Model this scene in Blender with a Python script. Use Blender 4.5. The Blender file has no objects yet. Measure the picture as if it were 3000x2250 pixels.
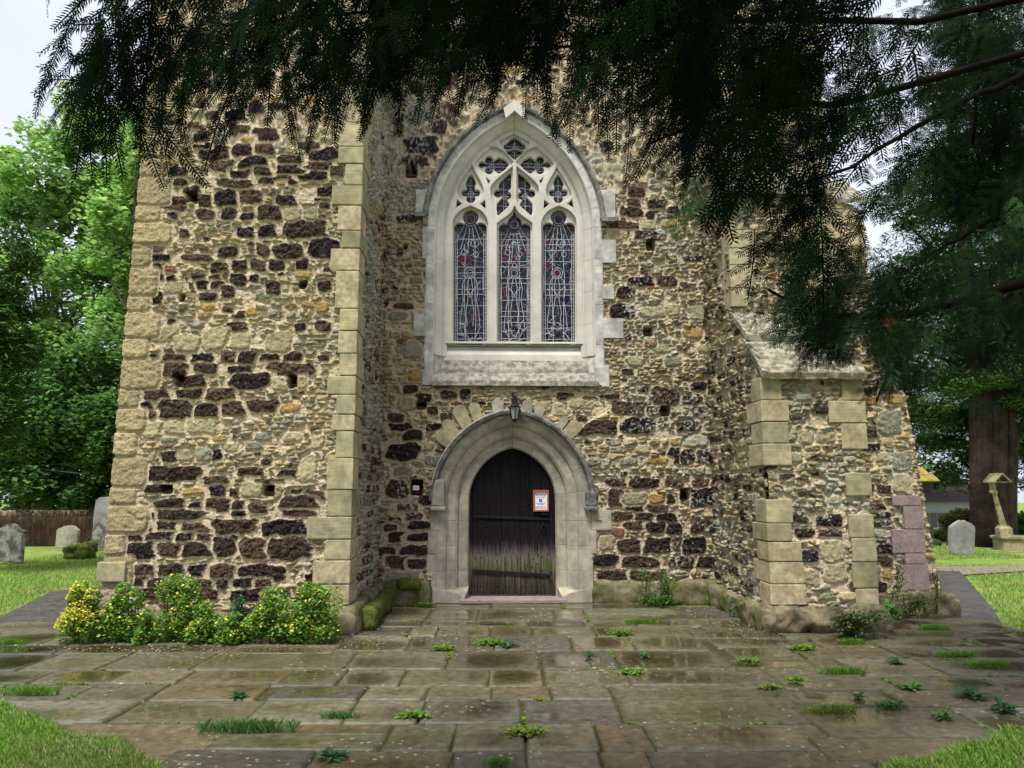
import bpy, math, random
import numpy as np
from mathutils import Vector, Matrix
random.seed(7)
sc = bpy.context.scene
COL = sc.collection
# ---------------------------------------------------------------- camera
F = 2080.0; PITCH = math.radians(8.34); YAW = math.radians(1.5); CAMZ = 1.5
cam = bpy.data.cameras.new('camera'); camo = bpy.data.objects.new('camera', cam); COL.objects.link(camo)
camo.location = (0, 0, CAMZ); camo.rotation_euler = (math.pi/2 + PITCH, 0, -YAW)
cam.sensor_width = 36; cam.sensor_fit = 'HORIZONTAL'; cam.lens = 36*F/3000; cam.clip_start = .05; cam.clip_end = 600
sc.camera = camo
# ---------------------------------------------------------------- world: bright overcast sky
SUN_EL = math.radians(64); SUN_AZ = math.radians(205)      # compass style, clockwise from +Y
w = bpy.data.worlds.new('World'); sc.world = w; w.use_nodes = True
nt = w.node_tree; nt.nodes.clear()
o_ = nt.nodes.new('ShaderNodeOutputWorld'); b_ = nt.nodes.new('ShaderNodeBackground')
sky = nt.nodes.new('ShaderNodeTexSky'); sky.sky_type = 'NISHITA'; sky.sun_disc = False
sky.sun_elevation = SUN_EL; sky.sun_rotation = SUN_AZ; sky.dust_density = 3; sky.air_density = 1.2
tc = nt.nodes.new('ShaderNodeTexCoord'); mp = nt.nodes.new('ShaderNodeMapping'); mp.inputs['Scale'].default_value = (1, 1, 2.2)
nz = nt.nodes.new('ShaderNodeTexNoise'); nz.inputs['Scale'].default_value = 1.6; nz.inputs['Detail'].default_value = 5
cr = nt.nodes.new('ShaderNodeValToRGB')
cr.color_ramp.elements[0].position = .3; cr.color_ramp.elements[0].color = (4.4, 4.7, 5.7, 1)
cr.color_ramp.elements[1].position = .7; cr.color_ramp.elements[1].color = (5.7, 5.95, 6.9, 1)
mx = nt.nodes.new('ShaderNodeMixRGB'); mx.inputs[0].default_value = .9
L = nt.links.new
L(tc.outputs['Generated'], mp.inputs[0]); L(mp.outputs[0], nz.inputs['Vector']); L(nz.outputs['Fac'], cr.inputs[0])
L(sky.outputs[0], mx.inputs[1]); L(cr.outputs[0], mx.inputs[2]); L(mx.outputs[0], b_.inputs[0]); L(b_.outputs[0], o_.inputs[0])
b_.inputs[1].default_value = .1
sun = bpy.data.lights.new('sun', 'SUN'); sun.energy = 2.8; sun.angle = math.radians(14); sun.color = (1, .97, .92)
suno = bpy.data.objects.new('sun', sun); COL.objects.link(suno)
sd = Vector((math.sin(SUN_AZ)*math.cos(SUN_EL), math.cos(SUN_AZ)*math.cos(SUN_EL), math.sin(SUN_EL)))
suno.rotation_euler = sd.to_track_quat('Z', 'Y').to_euler(); suno.location = sd*40
vs = sc.view_settings; vs.view_transform = 'Standard'; vs.look = 'None'; vs.exposure = .9; vs.gamma = 1
sc.cycles.max_bounces = 5; sc.cycles.diffuse_bounces = 3; sc.cycles.use_denoising = True
# ---------------------------------------------------------------- helpers
Fw = Vector((math.sin(YAW)*math.cos(PITCH), math.cos(YAW)*math.cos(PITCH), math.sin(PITCH)))
Rt = Vector((math.cos(YAW), -math.sin(YAW), 0)); Up = Rt.cross(Fw)
def ray(px, py): return Fw + Rt*((px-1500)/F) - Up*((py-1125)/F)
def P(px, py, Y):                                   # point of the photograph on the plane at depth Y
    d = ray(px, py); t = Y/d.y; return Vector((d.x*t, Y, CAMZ+d.z*t))
def G(px, py):                                      # point of the photograph on the ground
    d = ray(px, py); t = -CAMZ/d.z; return Vector((d.x*t, d.y*t, 0))
def PX(px, py, X):                                  # ... on a plane x = X
    d = ray(px, py); t = X/d.x; return Vector((X, d.y*t, CAMZ+d.z*t))
def tag(o, label=None, cat=None, group=None, kind=None):
    if label: o['label'] = label
    if cat: o['category'] = cat
    if group: o['group'] = group
    if kind: o['kind'] = kind
    return o
def empty(name, loc, label, cat, group=None, rz=0):
    o = bpy.data.objects.new(name, None); o.location = loc; o.rotation_euler = (0, 0, rz); COL.objects.link(o)
    o.empty_display_size = .1
    return tag(o, label, cat, group)
def link(name, me, m, parent=None):
    o = bpy.data.objects.new(name, me); COL.objects.link(o)
    if m is not None and not me.materials: me.materials.append(m)
    if parent is not None:
        bpy.context.view_layer.update()
        o.parent = parent; o.matrix_parent_inverse = parent.matrix_world.inverted()
    return o
def npmesh(name, V, Q, m=None, parent=None, col=None, smooth=False, mats=None, fm=None):
    """V (n,3), Q (k,4) or (k,3) index arrays -> one mesh object; col (n,3) goes into the attribute Col"""
    V = np.asarray(V, dtype=np.float32); Q = np.asarray(Q, dtype=np.int32); k = Q.shape[1]
    me = bpy.data.meshes.new(name)
    me.vertices.add(len(V)); me.vertices.foreach_set('co', V.ravel())
    me.loops.add(Q.size); me.loops.foreach_set('vertex_index', Q.ravel())
    me.polygons.add(len(Q)); me.polygons.foreach_set('loop_start', np.arange(0, Q.size, k, dtype=np.int32))
    me.polygons.foreach_set('loop_total', np.full(len(Q), k, dtype=np.int32))
    if smooth: me.polygons.foreach_set('use_smooth', np.ones(len(Q), dtype=bool))
    me.update(calc_edges=True)
    if col is not None:
        c = np.ones((len(V), 4), dtype=np.float32); c[:, :col.shape[1]] = col
        a = me.color_attributes.new('Col', 'FLOAT_COLOR', 'POINT'); a.data.foreach_set('color', c.ravel())
    return link(name, me, m, parent)
class MB:
    """collects faces of any size and links them as ONE mesh"""
    def __init__(s): s.v = []; s.f = []
    def add(s, vs, fs):
        n = len(s.v); s.v += [tuple(v) for v in vs]; s.f += [tuple(i+n for i in f) for f in fs]; return s
    def box(s, x0, x1, y0, y1, z0, z1, bev=0):
        if bev <= 0:
            return s.add([(x, y, z) for x in (x0, x1) for y in (y0, y1) for z in (z0, z1)],
                  [(0,1,3,2),(4,6,7,5),(0,4,5,1),(2,3,7,6),(0,2,6,4),(1,5,7,3)])
        import bmesh
        bm = bmesh.new(); bmesh.ops.create_cube(bm, size=1)
        for v in bm.verts: v.co = Vector(((x0+x1)/2+v.co.x*(x1-x0), (y0+y1)/2+v.co.y*(y1-y0), (z0+z1)/2+v.co.z*(z1-z0)))
        bmesh.ops.bevel(bm, geom=bm.edges[:], offset=bev, segments=2, affect='EDGES', profile=.6)
        bm.verts.index_update(); s.add([v.co[:] for v in bm.verts], [[v.index for v in f.verts] for f in bm.faces]); bm.free(); return s
    def tube(s, pts, rad, n=8, caps=True):
        pts = [Vector(p) for p in pts]; rad = rad if hasattr(rad, '__len__') else [rad]*len(pts)
        vs = []; fs = []; ref = Vector((0, 0, 1))
        for i, p in enumerate(pts):
            t = (pts[min(i+1, len(pts)-1)]-pts[max(i-1, 0)]).normalized()
            if abs(t.dot(ref)) > .95: ref = Vector((1, 0, 0)) if abs(t.x) < .9 else Vector((0, 1, 0))
            a = t.cross(ref).normalized(); b = t.cross(a)
            for k in range(n):
                q = 2*math.pi*k/n; vs.append(p+(a*math.cos(q)+b*math.sin(q))*rad[i])
        for i in range(len(pts)-1):
            for k in range(n):
                k2 = (k+1) % n; fs.append((i*n+k, i*n+k2, (i+1)*n+k2, (i+1)*n+k))
        if caps: fs.append(tuple(range(n-1, -1, -1))); fs.append(tuple(range((len(pts)-1)*n, len(pts)*n)))
        return s.add(vs, fs)
    def prism(s, poly, y0, y1):                      # poly in xz, extruded along y
        n = len(poly); vs = [(p[0], y0, p[1]) for p in poly]+[(p[0], y1, p[1]) for p in poly]
        fs = [tuple(range(n)), tuple(range(2*n-1, n-1, -1))]+[(i, i+n, (i+1) % n+n, (i+1) % n) for i in range(n)]
        return s.add(vs, fs)
    def build(s, name, m=None, parent=None, smooth=False):
        me = bpy.data.meshes.new(name); me.from_pydata(s.v, [], s.f); me.validate(); me.update()
        if smooth:
            for p in me.polygons: p.use_smooth = True
        return link(name, me, m, parent)
# ---------- numpy value noise
_rs = np.random.RandomState(11); _T = _rs.rand(256, 256).astype(np.float32)
def vn(x, y, seed=0):
    x = np.asarray(x, dtype=np.float64)+seed*17.31; y = np.asarray(y, dtype=np.float64)+seed*9.73
    xi = np.floor(x).astype(int); yi = np.floor(y).astype(int); fx = x-xi; fy = y-yi
    fx = fx*fx*(3-2*fx); fy = fy*fy*(3-2*fy)
    g = lambda a, b: _T[a & 255, b & 255]
    return (g(xi, yi)*(1-fx)+g(xi+1, yi)*fx)*(1-fy)+(g(xi, yi+1)*(1-fx)+g(xi+1, yi+1)*fx)*fy
def fbm(x, y, seed=0, o=3):
    s = 0; a = .5; t = 0
    for i in range(o): s = s+a*vn(x*2**i, y*2**i, seed+i*3); t += a; a *= .5
    return s/t
def rnd(i, j, k=0): return _T[(i*7+k*31+3) & 255, (j*13+k*57+11) & 255]
def sstep(a, b, x): t = np.clip((x-a)/(b-a), 0, 1); return t*t*(3-2*t)
# ---------- materials
def mat(name, col=(.5, .5, .5), rough=.85, attr=False, nscale=30, nvar=.25, bump=.3, bscale=80, spec=.3, col2=None, metal=0, wet=False, dist=.01):
    m = bpy.data.materials.new(name); m.use_nodes = True; n = m.node_tree.nodes; l = m.node_tree.links.new
    bs = n['Principled BSDF']; bs.inputs['Roughness'].default_value = rough; bs.inputs['Specular IOR Level'].default_value = spec
    bs.inputs['Metallic'].default_value = metal
    t = n.new('ShaderNodeTexCoord'); nz = n.new('ShaderNodeTexNoise'); nz.inputs['Scale'].default_value = nscale; nz.inputs['Detail'].default_value = 6
    l(t.outputs['Object'], nz.inputs['Vector'])
    mr = n.new('ShaderNodeMapRange'); mr.inputs[1].default_value = .3; mr.inputs[2].default_value = .7
    mr.inputs[3].default_value = 1-nvar; mr.inputs[4].default_value = 1+nvar; l(nz.outputs['Fac'], mr.inputs[0])
    mul = n.new('ShaderNodeVectorMath'); mul.operation = 'SCALE'; l(mr.outputs[0], mul.inputs['Scale'])
    if attr:
        a = n.new('ShaderNodeAttribute'); a.attribute_name = 'Col'; l(a.outputs['Color'], mul.inputs[0])
    elif col2:
        nb = n.new('ShaderNodeTexNoise'); nb.inputs['Scale'].default_value = nscale*.22; nb.inputs['Detail'].default_value = 5; l(t.outputs['Object'], nb.inputs['Vector'])
        r = n.new('ShaderNodeValToRGB'); r.color_ramp.elements[0].position = .42; r.color_ramp.elements[1].position = .6
        r.color_ramp.elements[0].color = (*col, 1); r.color_ramp.elements[1].color = (*col2, 1); l(nb.outputs['Fac'], r.inputs[0]); l(r.outputs[0], mul.inputs[0])
    else: mul.inputs[0].default_value = col
    l(mul.outputs[0], bs.inputs['Base Color'])
    if bump:
        n2 = n.new('ShaderNodeTexNoise'); n2.inputs['Scale'].default_value = bscale; n2.inputs['Detail'].default_value = 4; l(t.outputs['Object'], n2.inputs['Vector'])
        bp = n.new('ShaderNodeBump'); bp.inputs['Strength'].default_value = bump; bp.inputs['Distance'].default_value = dist
        l(n2.outputs['Fac'], bp.inputs['Height']); l(bp.outputs[0], bs.inputs['Normal'])
    return m
M = {}
M['wall'] = mat('rubble_masonry', attr=True, nscale=85, nvar=.5, bump=1, bscale=120, dist=.018, rough=.9, spec=.1)
M['ashlar'] = mat('pale_sandstone', (.42, .36, .205), col2=(.29, .26, .155), nscale=14, nvar=.25, bump=.5, bscale=130, dist=.006)
def tooling(m):                                     # diagonal chisel strokes
    n = m.node_tree.nodes; l = m.node_tree.links.new; bp = n['Bump']; t = n['Texture Coordinate']
    mp = n.new('ShaderNodeMapping'); mp.inputs['Rotation'].default_value = (0, math.radians(28), 0); mp.inputs['Scale'].default_value = (6, 6, 75); l(t.outputs['Object'], mp.inputs[0])
    z_ = n.new('ShaderNodeTexNoise'); z_.inputs['Scale'].default_value = 1; z_.inputs['Detail'].default_value = 2; l(mp.outputs[0], z_.inputs['Vector'])
    b2 = n.new('ShaderNodeBump'); b2.inputs['Strength'].default_value = .25; b2.inputs['Distance'].default_value = .012; l(z_.outputs['Fac'], b2.inputs['Height']); l(bp.outputs[0], b2.inputs['Normal']); l(b2.outputs[0], n['Principled BSDF'].inputs['Normal'])
tooling(M['ashlar'])
M['ashlar2'] = mat('olive_sandstone', (.34, .30, .165), col2=(.24, .22, .12), nscale=9, nvar=.3, bump=.7, bscale=90, dist=.008)
M['ashlar3'] = mat('tan_sandstone', (.46, .385, .23), col2=(.33, .27, .155), nscale=20, nvar=.3, bump=.6, bscale=140, dist=.008); tooling(M['ashlar2'])
M['ashlar2'].node_tree.nodes['Mapping'].inputs['Rotation'].default_value = (0, math.radians(-42), 0)

M['pink'] = mat('pinkish_granite_block', (.30, .22, .20), col2=(.24, .18, .165), nscale=40, nvar=.25, bump=.35, bscale=160)
M['lime'] = mat('white_limestone', (.60, .575, .50), col2=(.52, .49, .42), nscale=9, nvar=.08, bump=.15, bscale=60)
M['limeb'] = mat('window_frame_limestone', (.56, .55, .50), col2=(.36, .35, .31), nscale=16, nvar=.22, bump=.5, bscale=150)
M['doorst'] = mat('door_surround_stone', (.40, .365, .28), col2=(.27, .255, .20), nscale=12, nvar=.2, bump=.5, bscale=120)
M['hood'] = mat('lichened_grey_stone', (.24, .235, .2), col2=(.11, .112, .105), nscale=26, nvar=.4, bump=.8, bscale=120)
M['sill'] = mat('pebbly_weathered_sill', (.40, .37, .30), col2=(.20, .185, .155), nscale=60, nvar=.4, bump=1, bscale=170)
M['lichen'] = mat('lichen_crusted_slab', (.15, .13, .08), col2=(.34, .33, .25), nscale=60, nvar=.25, bump=.6, bscale=120)
M['plinth'] = mat('mossy_plinth_stone', (.19, .165, .10), col2=(.085, .10, .02), nscale=16, nvar=.4, bump=.9, bscale=90)
M['rough'] = mat('rough_buff_base_stone', (.19, .155, .09), col2=(.08, .075, .04), nscale=16, nvar=.4, bump=.9, bscale=90)
M['moss'] = mat('green_moss', (.10, .12, .012), col2=(.06, .085, .012), nscale=40, nvar=.5, bump=1, bscale=180)
M['brick'] = mat('terracotta', (.17, .07, .05), nscale=40, nvar=.3, bump=.2)
M['iron'] = mat('black_iron', (.012, .012, .014), rough=.6, nscale=60, nvar=.4, bump=.3, spec=.15)
M['black'] = mat('black_paint', (.014, .014, .018), rough=.4, nscale=30, nvar=.2, bump=.1, spec=.3)
M['darkhole'] = mat('unlit_room_dark', (.01, .009, .008), nvar=.3)
M['leadline'] = mat('pale_lead_came', (.50, .51, .56), rough=.6, nvar=.25, bump=0)
M['lichhead'] = mat('lichened_headstone', (.27, .26, .21), col2=(.085, .085, .075), nscale=34, nvar=.35, bump=.6, bscale=90)
M['palehead'] = mat('pale_headstone', (.36, .33, .25), col2=(.19, .185, .14), nscale=16, nvar=.25, bump=.5, bscale=90)
M['greyhead'] = mat('weathered_grey_headstone', (.29, .285, .27), col2=(.18, .18, .165), nscale=9, nvar=.2, bump=.4, bscale=80)
M['memorial'] = mat('mossy_memorial_stone', (.30, .27, .15), col2=(.15, .15, .07), nscale=20, nvar=.3, bump=.5, bscale=80)
M['darkstone'] = mat('dark_mossy_stone', (.05, .048, .03), col2=(.03, .04, .015), nscale=20, nvar=.4, bump=.6)
M['bark'] = mat('reddish_yew_bark', (.055, .034, .026), col2=(.022, .015, .012), nscale=14, nvar=.35, bump=1, bscale=30)
M['limb'] = mat('dark_branch_bark', (.010, .007, .006), spec=.03, nscale=20, nvar=.3, bump=.5, bscale=40)
M['greybark'] = mat('pale_plane_bark', (.22, .2, .15), col2=(.10, .09, .07), nscale=10, nvar=.3, bump=.5)
M['asphalt'] = mat('damp_asphalt', (.09, .085, .075), col2=(.058, .056, .05), rough=.5, nscale=22, nvar=.5, bump=.6, bscale=260, spec=.4)
M['gravel'] = mat('pinkish_gravel', (.24, .185, .145), nscale=120, nvar=.35, bump=.5, bscale=200)
M['soil'] = mat('dark_soil', (.045, .036, .02), col2=(.05, .06, .012), nscale=18, nvar=.4, bump=.8)
M['white'] = mat('white_painted_wall', (.72, .74, .78), nscale=5, nvar=.05, bump=0)
M['win'] = mat('dark_window_pane', (.12, .14, .16), rough=.15, nvar=.1, bump=0, spec=.6)
M['tile'] = mat('mossy_clay_tile', (.27, .13, .085), col2=(.26, .24, .02), nscale=9, nvar=.3, bump=.5)
M['slate'] = mat('grey_brown_roof', (.07, .052, .04), nscale=20, nvar=.3, bump=.3)
M['fence'] = mat('brown_twig_fence', (.075, .038, .024), col2=(.045, .03, .018), nscale=12, nvar=.5, bump=.8)
M['wframe'] = mat('varnished_red_wood', (.32, .09, .035), rough=.35, nscale=30, nvar=.2, bump=.1, spec=.5)
M['paper'] = mat('white_paper', (.74, .72, .80), nscale=10, nvar=.03, bump=0)
M['ink'] = mat('navy_ink', (.012, .018, .06), nvar=.05, bump=0)
M['inkgrey'] = mat('grey_ink', (.10, .10, .15), nvar=.05, bump=0)
M['cable'] = mat('white_cable', (.62, .62, .58), nvar=.1, bump=0)
M['mortar'] = mat('cream_mortar', (.50, .40, .27), nscale=60, nvar=.2, bump=.6)
M['boards'] = mat('weathered_door', (.03, .02, .02))
def foliage(name, rough=.6, trans=.25):
    m = bpy.data.materials.new(name); m.use_nodes = True; n = m.node_tree.nodes; l = m.node_tree.links.new
    bs = n['Principled BSDF']; bs.inputs['Roughness'].default_value = rough; bs.inputs['Specular IOR Level'].default_value = .3
    a = n.new('ShaderNodeAttribute'); a.attribute_name = 'Col'; l(a.outputs['Color'], bs.inputs['Base Color'])
    if trans:
        tr = n.new('ShaderNodeBsdfTranslucent'); mx = n.new('ShaderNodeMixShader'); mx.inputs[0].default_value = trans
        l(a.outputs['Color'], tr.inputs[0]); l(bs.outputs[0], mx.inputs[1]); l(tr.outputs[0], mx.inputs[2]); l(mx.outputs[0], n['Material Output'].inputs[0])
    return m
M['leaf'] = foliage('broad_leaf', .5, .45); M['needle'] = foliage('yew_needle', .65, .04); M['needle'].node_tree.nodes['Principled BSDF'].inputs['Specular IOR Level'].default_value = .02; M['grass'] = foliage('grass_blade', .6, .3); M['petal'] = foliage('yellow_petal', .6, .3)
# lawn
def lawn():
    m = mat('lawn_turf', (.14, .23, .03), col2=(.24, .25, .06), nscale=3.2, nvar=.3, bump=1, bscale=60, rough=.9); return m
M['lawn'] = lawn()
# wet flagstones: attribute rgb = stone colour, alpha = how wet
def flag():
    m = bpy.data.materials.new('wet_sandstone_flag'); m.use_nodes = True; n = m.node_tree.nodes; l = m.node_tree.links.new
    bs = n['Principled BSDF']; t = n.new('ShaderNodeTexCoord'); a = n.new('ShaderNodeAttribute'); a.attribute_name = 'Col'
    nz = n.new('ShaderNodeTexNoise'); nz.inputs['Scale'].default_value = 14; nz.inputs['Detail'].default_value = 9; nz.inputs['Roughness'].default_value = .7; l(t.outputs['Object'], nz.inputs['Vector'])
    mp = n.new('ShaderNodeMapping'); mp.inputs['Scale'].default_value = (3, 22, 3); l(t.outputs['Object'], mp.inputs[0])
    mr = n.new('ShaderNodeMapRange'); mr.inputs[1].default_value = .32; mr.inputs[2].default_value = .68; mr.inputs[3].default_value = .45; mr.inputs[4].default_value = 1.65; l(nz.outputs['Fac'], mr.inputs[0])
    mu = n.new('ShaderNodeVectorMath'); mu.operation = 'SCALE'; l(a.outputs['Color'], mu.inputs[0]); l(mr.outputs[0], mu.inputs['Scale'])
    # pale lichen spots
    vo = n.new('ShaderNodeTexVoronoi'); vo.inputs['Scale'].default_value = 17; l(t.outputs['Object'], vo.inputs['Vector'])
    n3 = n.new('ShaderNodeTexNoise'); n3.inputs['Scale'].default_value = .9; n3.inputs['Detail'].default_value = 3; l(t.outputs['Object'], n3.inputs['Vector'])
    n4 = n.new('ShaderNodeTexNoise'); n4.inputs['Scale'].default_value = 60; l(t.outputs['Object'], n4.inputs['Vector'])
    r3 = n.new('ShaderNodeMapRange'); r3.inputs[1].default_value = .42; r3.inputs[2].default_value = .72; r3.inputs[3].default_value = .07; r3.inputs[4].default_value = .40; l(n3.outputs['Fac'], r3.inputs[0])
    ad = n.new('ShaderNodeMath'); ad.operation = 'MULTIPLY_ADD'; ad.inputs[1].default_value = .35; l(n4.outputs['Fac'], ad.inputs[0]); l(vo.outputs['Distance'], ad.inputs[2])
    sp = n.new('ShaderNodeMath'); sp.operation = 'LESS_THAN'; ad2 = n.new('ShaderNodeMath'); ad2.operation = 'ADD'; ad2.inputs[1].default_value = .13; l(r3.outputs[0], ad2.inputs[0]); l(ad.outputs[0], sp.inputs[0]); l(ad2.outputs[0], sp.inputs[1])
    sw = n.new('ShaderNodeSeparateColor'); l(vo.outputs['Color'], sw.inputs[0]); g = n.new('ShaderNodeMath'); g.operation = 'GREATER_THAN'; g.inputs[1].default_value = .45; l(sw.outputs[0], g.inputs[0])
    mm = n.new('ShaderNodeMath'); mm.operation = 'MULTIPLY'; l(sp.outputs[0], mm.inputs[0]); l(g.outputs[0], mm.inputs[1])
    m5 = n.new('ShaderNodeMath'); m5.operation = 'MULTIPLY'; m5.inputs[1].default_value = .8; l(mm.outputs[0], m5.inputs[0])
    mx = n.new('ShaderNodeMixRGB'); mx.inputs[2].default_value = (.34, .33, .22, 1); l(m5.outputs[0], mx.inputs[0]); l(mu.outputs[0], mx.inputs[1])
    l(mx.outputs[0], bs.inputs['Base Color'])
    rr = n.new('ShaderNodeMapRange'); rr.inputs[1].default_value = .15; rr.inputs[2].default_value = .55; rr.inputs[3].default_value = .55; rr.inputs[4].default_value = .10
    av = n.new('ShaderNodeMath'); av.operation = 'MULTIPLY_ADD'; av.inputs[1].default_value = .35; l(nz.outputs['Fac'], av.inputs[0])
    sb = n.new('ShaderNodeMath'); sb.operation = 'SUBTRACT'; sb.inputs[1].default_value = .17; l(a.outputs['Alpha'], sb.inputs[0]); l(sb.outputs[0], av.inputs[2])
    l(av.outputs[0], rr.inputs[0]); l(rr.outputs[0], bs.inputs['Roughness']); bs.inputs['Specular IOR Level'].default_value = .5
    n2 = n.new('ShaderNodeTexNoise'); n2.inputs['Scale'].default_value = 4; n2.inputs['Detail'].default_value = 8; n2.inputs['Roughness'].default_value = .65; l(mp.outputs[0], n2.inputs['Vector'])
    bp = n.new('ShaderNodeBump'); bp.inputs['Distance'].default_value = .006; l(n2.outputs['Fac'], bp.inputs['Height'])
    bi = n.new('ShaderNodeMapRange'); bi.inputs[1].default_value = .15; bi.inputs[2].default_value = .6; bi.inputs[3].default_value = .8; bi.inputs[4].default_value = .06; l(a.outputs['Alpha'], bi.inputs[0]); l(bi.outputs[0], bp.inputs['Strength'])
    l(bp.outputs[0], bs.inputs['Normal'])
    cw = n.new('ShaderNodeMapRange'); cw.inputs[1].default_value = .22; cw.inputs[2].default_value = .5; l(sb.outputs[0], cw.inputs[0])
    cm = n.new('ShaderNodeMath'); cm.operation = 'MULTIPLY_ADD'; cm.inputs[1].default_value = .5; l(nz.outputs['Fac'], cm.inputs[0]); l(a.outputs['Alpha'], cm.inputs[2])
    cw.inputs[1].default_value = .42; cw.inputs[2].default_value = .72; l(cm.outputs[0], cw.inputs[0]); l(cw.outputs[0], bs.inputs['Coat Weight']); bs.inputs['Coat Roughness'].default_value = .06; bs.inputs['Coat IOR'].default_value = 1.4
    return m
M['flag'] = flag()
# weathered door boards: black paint worn to silver-grey and green low down (attribute free, object space z)
def boards():
    m = bpy.data.materials.new('weathered_black_oak'); m.use_nodes = True; n = m.node_tree.nodes; l = m.node_tree.links.new
    bs = n['Principled BSDF']; bs.inputs['Roughness'].default_value = .75; bs.inputs['Specular IOR Level'].default_value = .08; t = n.new('ShaderNodeTexCoord')
    mp = n.new('ShaderNodeMapping'); mp.inputs['Scale'].default_value = (40, 10, 2.2); l(t.outputs['Object'], mp.inputs[0])
    nz = n.new('ShaderNodeTexNoise'); nz.inputs['Scale'].default_value = 1; nz.inputs['Detail'].default_value = 8; nz.inputs['Roughness'].default_value = .65; l(mp.outputs[0], nz.inputs['Vector'])
    s = n.new('ShaderNodeSeparateXYZ'); l(t.outputs['Object'], s.inputs[0])
    ad = n.new('ShaderNodeMath'); ad.operation = 'MULTIPLY_ADD'; ad.inputs[1].default_value = .72; l(nz.outputs['Fac'], ad.inputs[0]); l(s.outputs['Z'], ad.inputs[2])
    r = n.new('ShaderNodeValToRGB'); e = r.color_ramp.elements; mr = n.new('ShaderNodeMapRange'); mr.inputs[1].default_value = 0; mr.inputs[2].default_value = 2; l(ad.outputs[0], mr.inputs[0]); l(mr.outputs[0], r.inputs[0])
    e[0].position = .18; e[0].color = (.02, .017, .014, 1); e[1].position = 1; e[1].color = (.006, .0055, .006, 1)
    for p_, c in ((.35, (.05, .045, .03, 1)), (.42, (.085, .09, .04, 1)), (.47, (.12, .105, .095, 1)), (.51, (.05, .042, .042, 1)), (.56, (.010, .008, .009, 1))):
        x = e.new(p_); x.color = c
    ml = n.new('ShaderNodeMapRange'); ml.inputs[1].default_value = .3; ml.inputs[2].default_value = .7; ml.inputs[3].default_value = .45; ml.inputs[4].default_value = 1.7; l(nz.outputs['Fac'], ml.inputs[0])
    mu = n.new('ShaderNodeVectorMath'); mu.operation = 'SCALE'; l(r.outputs[0], mu.inputs[0]); l(ml.outputs[0], mu.inputs['Scale']); l(mu.outputs[0], bs.inputs['Base Color'])
    bp = n.new('ShaderNodeBump'); bp.inputs['Strength'].default_value = .6; bp.inputs['Distance'].default_value = .004; l(nz.outputs['Fac'], bp.inputs['Height']); l(bp.outputs[0], bs.inputs['Normal'])
    return m
M['boards'] = boards()
def glass():
    m = bpy.data.materials.new('stained_glass'); m.use_nodes = True; n = m.node_tree.nodes; l = m.node_tree.links.new
    bs = n['Principled BSDF']; bs.inputs['Roughness'].default_value = .12; bs.inputs['Specular IOR Level'].default_value = .22; t = n.new('ShaderNodeTexCoord')
    mp = n.new('ShaderNodeMapping'); mp.inputs['Scale'].default_value = (1, .01, .8); l(t.outputs['Object'], mp.inputs[0])
    vo = n.new('ShaderNodeTexVoronoi'); vo.inputs['Scale'].default_value = 11; l(mp.outputs[0], vo.inputs['Vector'])
    sp = n.new('ShaderNodeSeparateColor'); l(vo.outputs['Color'], sp.inputs[0])
    r = n.new('ShaderNodeValToRGB'); r.color_ramp.interpolation = 'CONSTANT'; e = r.color_ramp.elements; e[0].color = (.006, .007, .014, 1); e[1].position = .93; e[1].color = (.06, .008, .01, 1)
    for p_, c in ((.2, (.009, .011, .016, 1)), (.38, (.016, .006, .006, 1)), (.5, (.006, .009, .022, 1)), (.64, (.006, .015, .012, 1)), (.76, (.022, .012, .006, 1)), (.84, (.02, .02, .026, 1))):
        x = e.new(p_); x.color = c
    l(sp.outputs[0], r.inputs[0])
    ve = n.new('ShaderNodeTexVoronoi'); ve.feature = 'DISTANCE_TO_EDGE'; ve.inputs['Scale'].default_value = 11; l(mp.outputs[0], ve.inputs['Vector'])
    lt = n.new('ShaderNodeMath'); lt.operation = 'LESS_THAN'; lt.inputs[1].default_value = .018; l(ve.outputs['Distance'], lt.inputs[0])
    mx = n.new('ShaderNodeMixRGB'); mx.inputs[2].default_value = (.16, .165, .20, 1); l(lt.outputs[0], mx.inputs[0]); l(r.outputs[0], mx.inputs[1]); l(mx.outputs[0], bs.inputs['Base Color'])
    n2 = n.new('ShaderNodeTexNoise'); n2.inputs['Scale'].default_value = 14; l(t.outputs['Object'], n2.inputs['Vector'])
    bp = n.new('ShaderNodeBump'); bp.inputs['Strength'].default_value = .25; bp.inputs['Distance'].default_value = .01; l(n2.outputs['Fac'], bp.inputs['Height']); l(bp.outputs[0], bs.inputs['Normal'])
    return m
M['glass'] = glass()
# ================================================================ rubble walls as real relief
DW, DF, D2 = 9.75, 7.8, 8.6
PAL = {'ochre': (.36,.25,.11), 'buff': (.42,.335,.185), 'gg': (.26,.245,.15), 'grey': (.30,.28,.215), 'pale': (.47,.40,.26),
       'brown': (.13,.085,.06), 'dark': (.036,.027,.028), 'dk2': (.055,.036,.034), 'red': (.28,.12,.06), 'mort': (.60,.49,.33)}
def pick(r, table):
    """r array 0..1 -> rgb from [(weight, name)...]"""
    out = np.zeros(r.shape+(3,)); acc = 0; tot = sum(a for a, _ in table)
    for a, nme in table:
        m_ = (r >= acc/tot); out[m_] = PAL[nme]; acc += a
    return out
RUB = [(2.6,'buff'),(.8,'ochre'),(2.2,'gg'),(1.8,'grey'),(2.0,'pale'),(.5,'brown'),(.12,'red'),(.25,'dk2')]
RUBD = [(1,'buff'),(1,'ochre'),(1.2,'gg'),(.9,'grey'),(.8,'pale'),(1.4,'brown'),(2.4,'dk2'),(1,'dark')]
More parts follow.
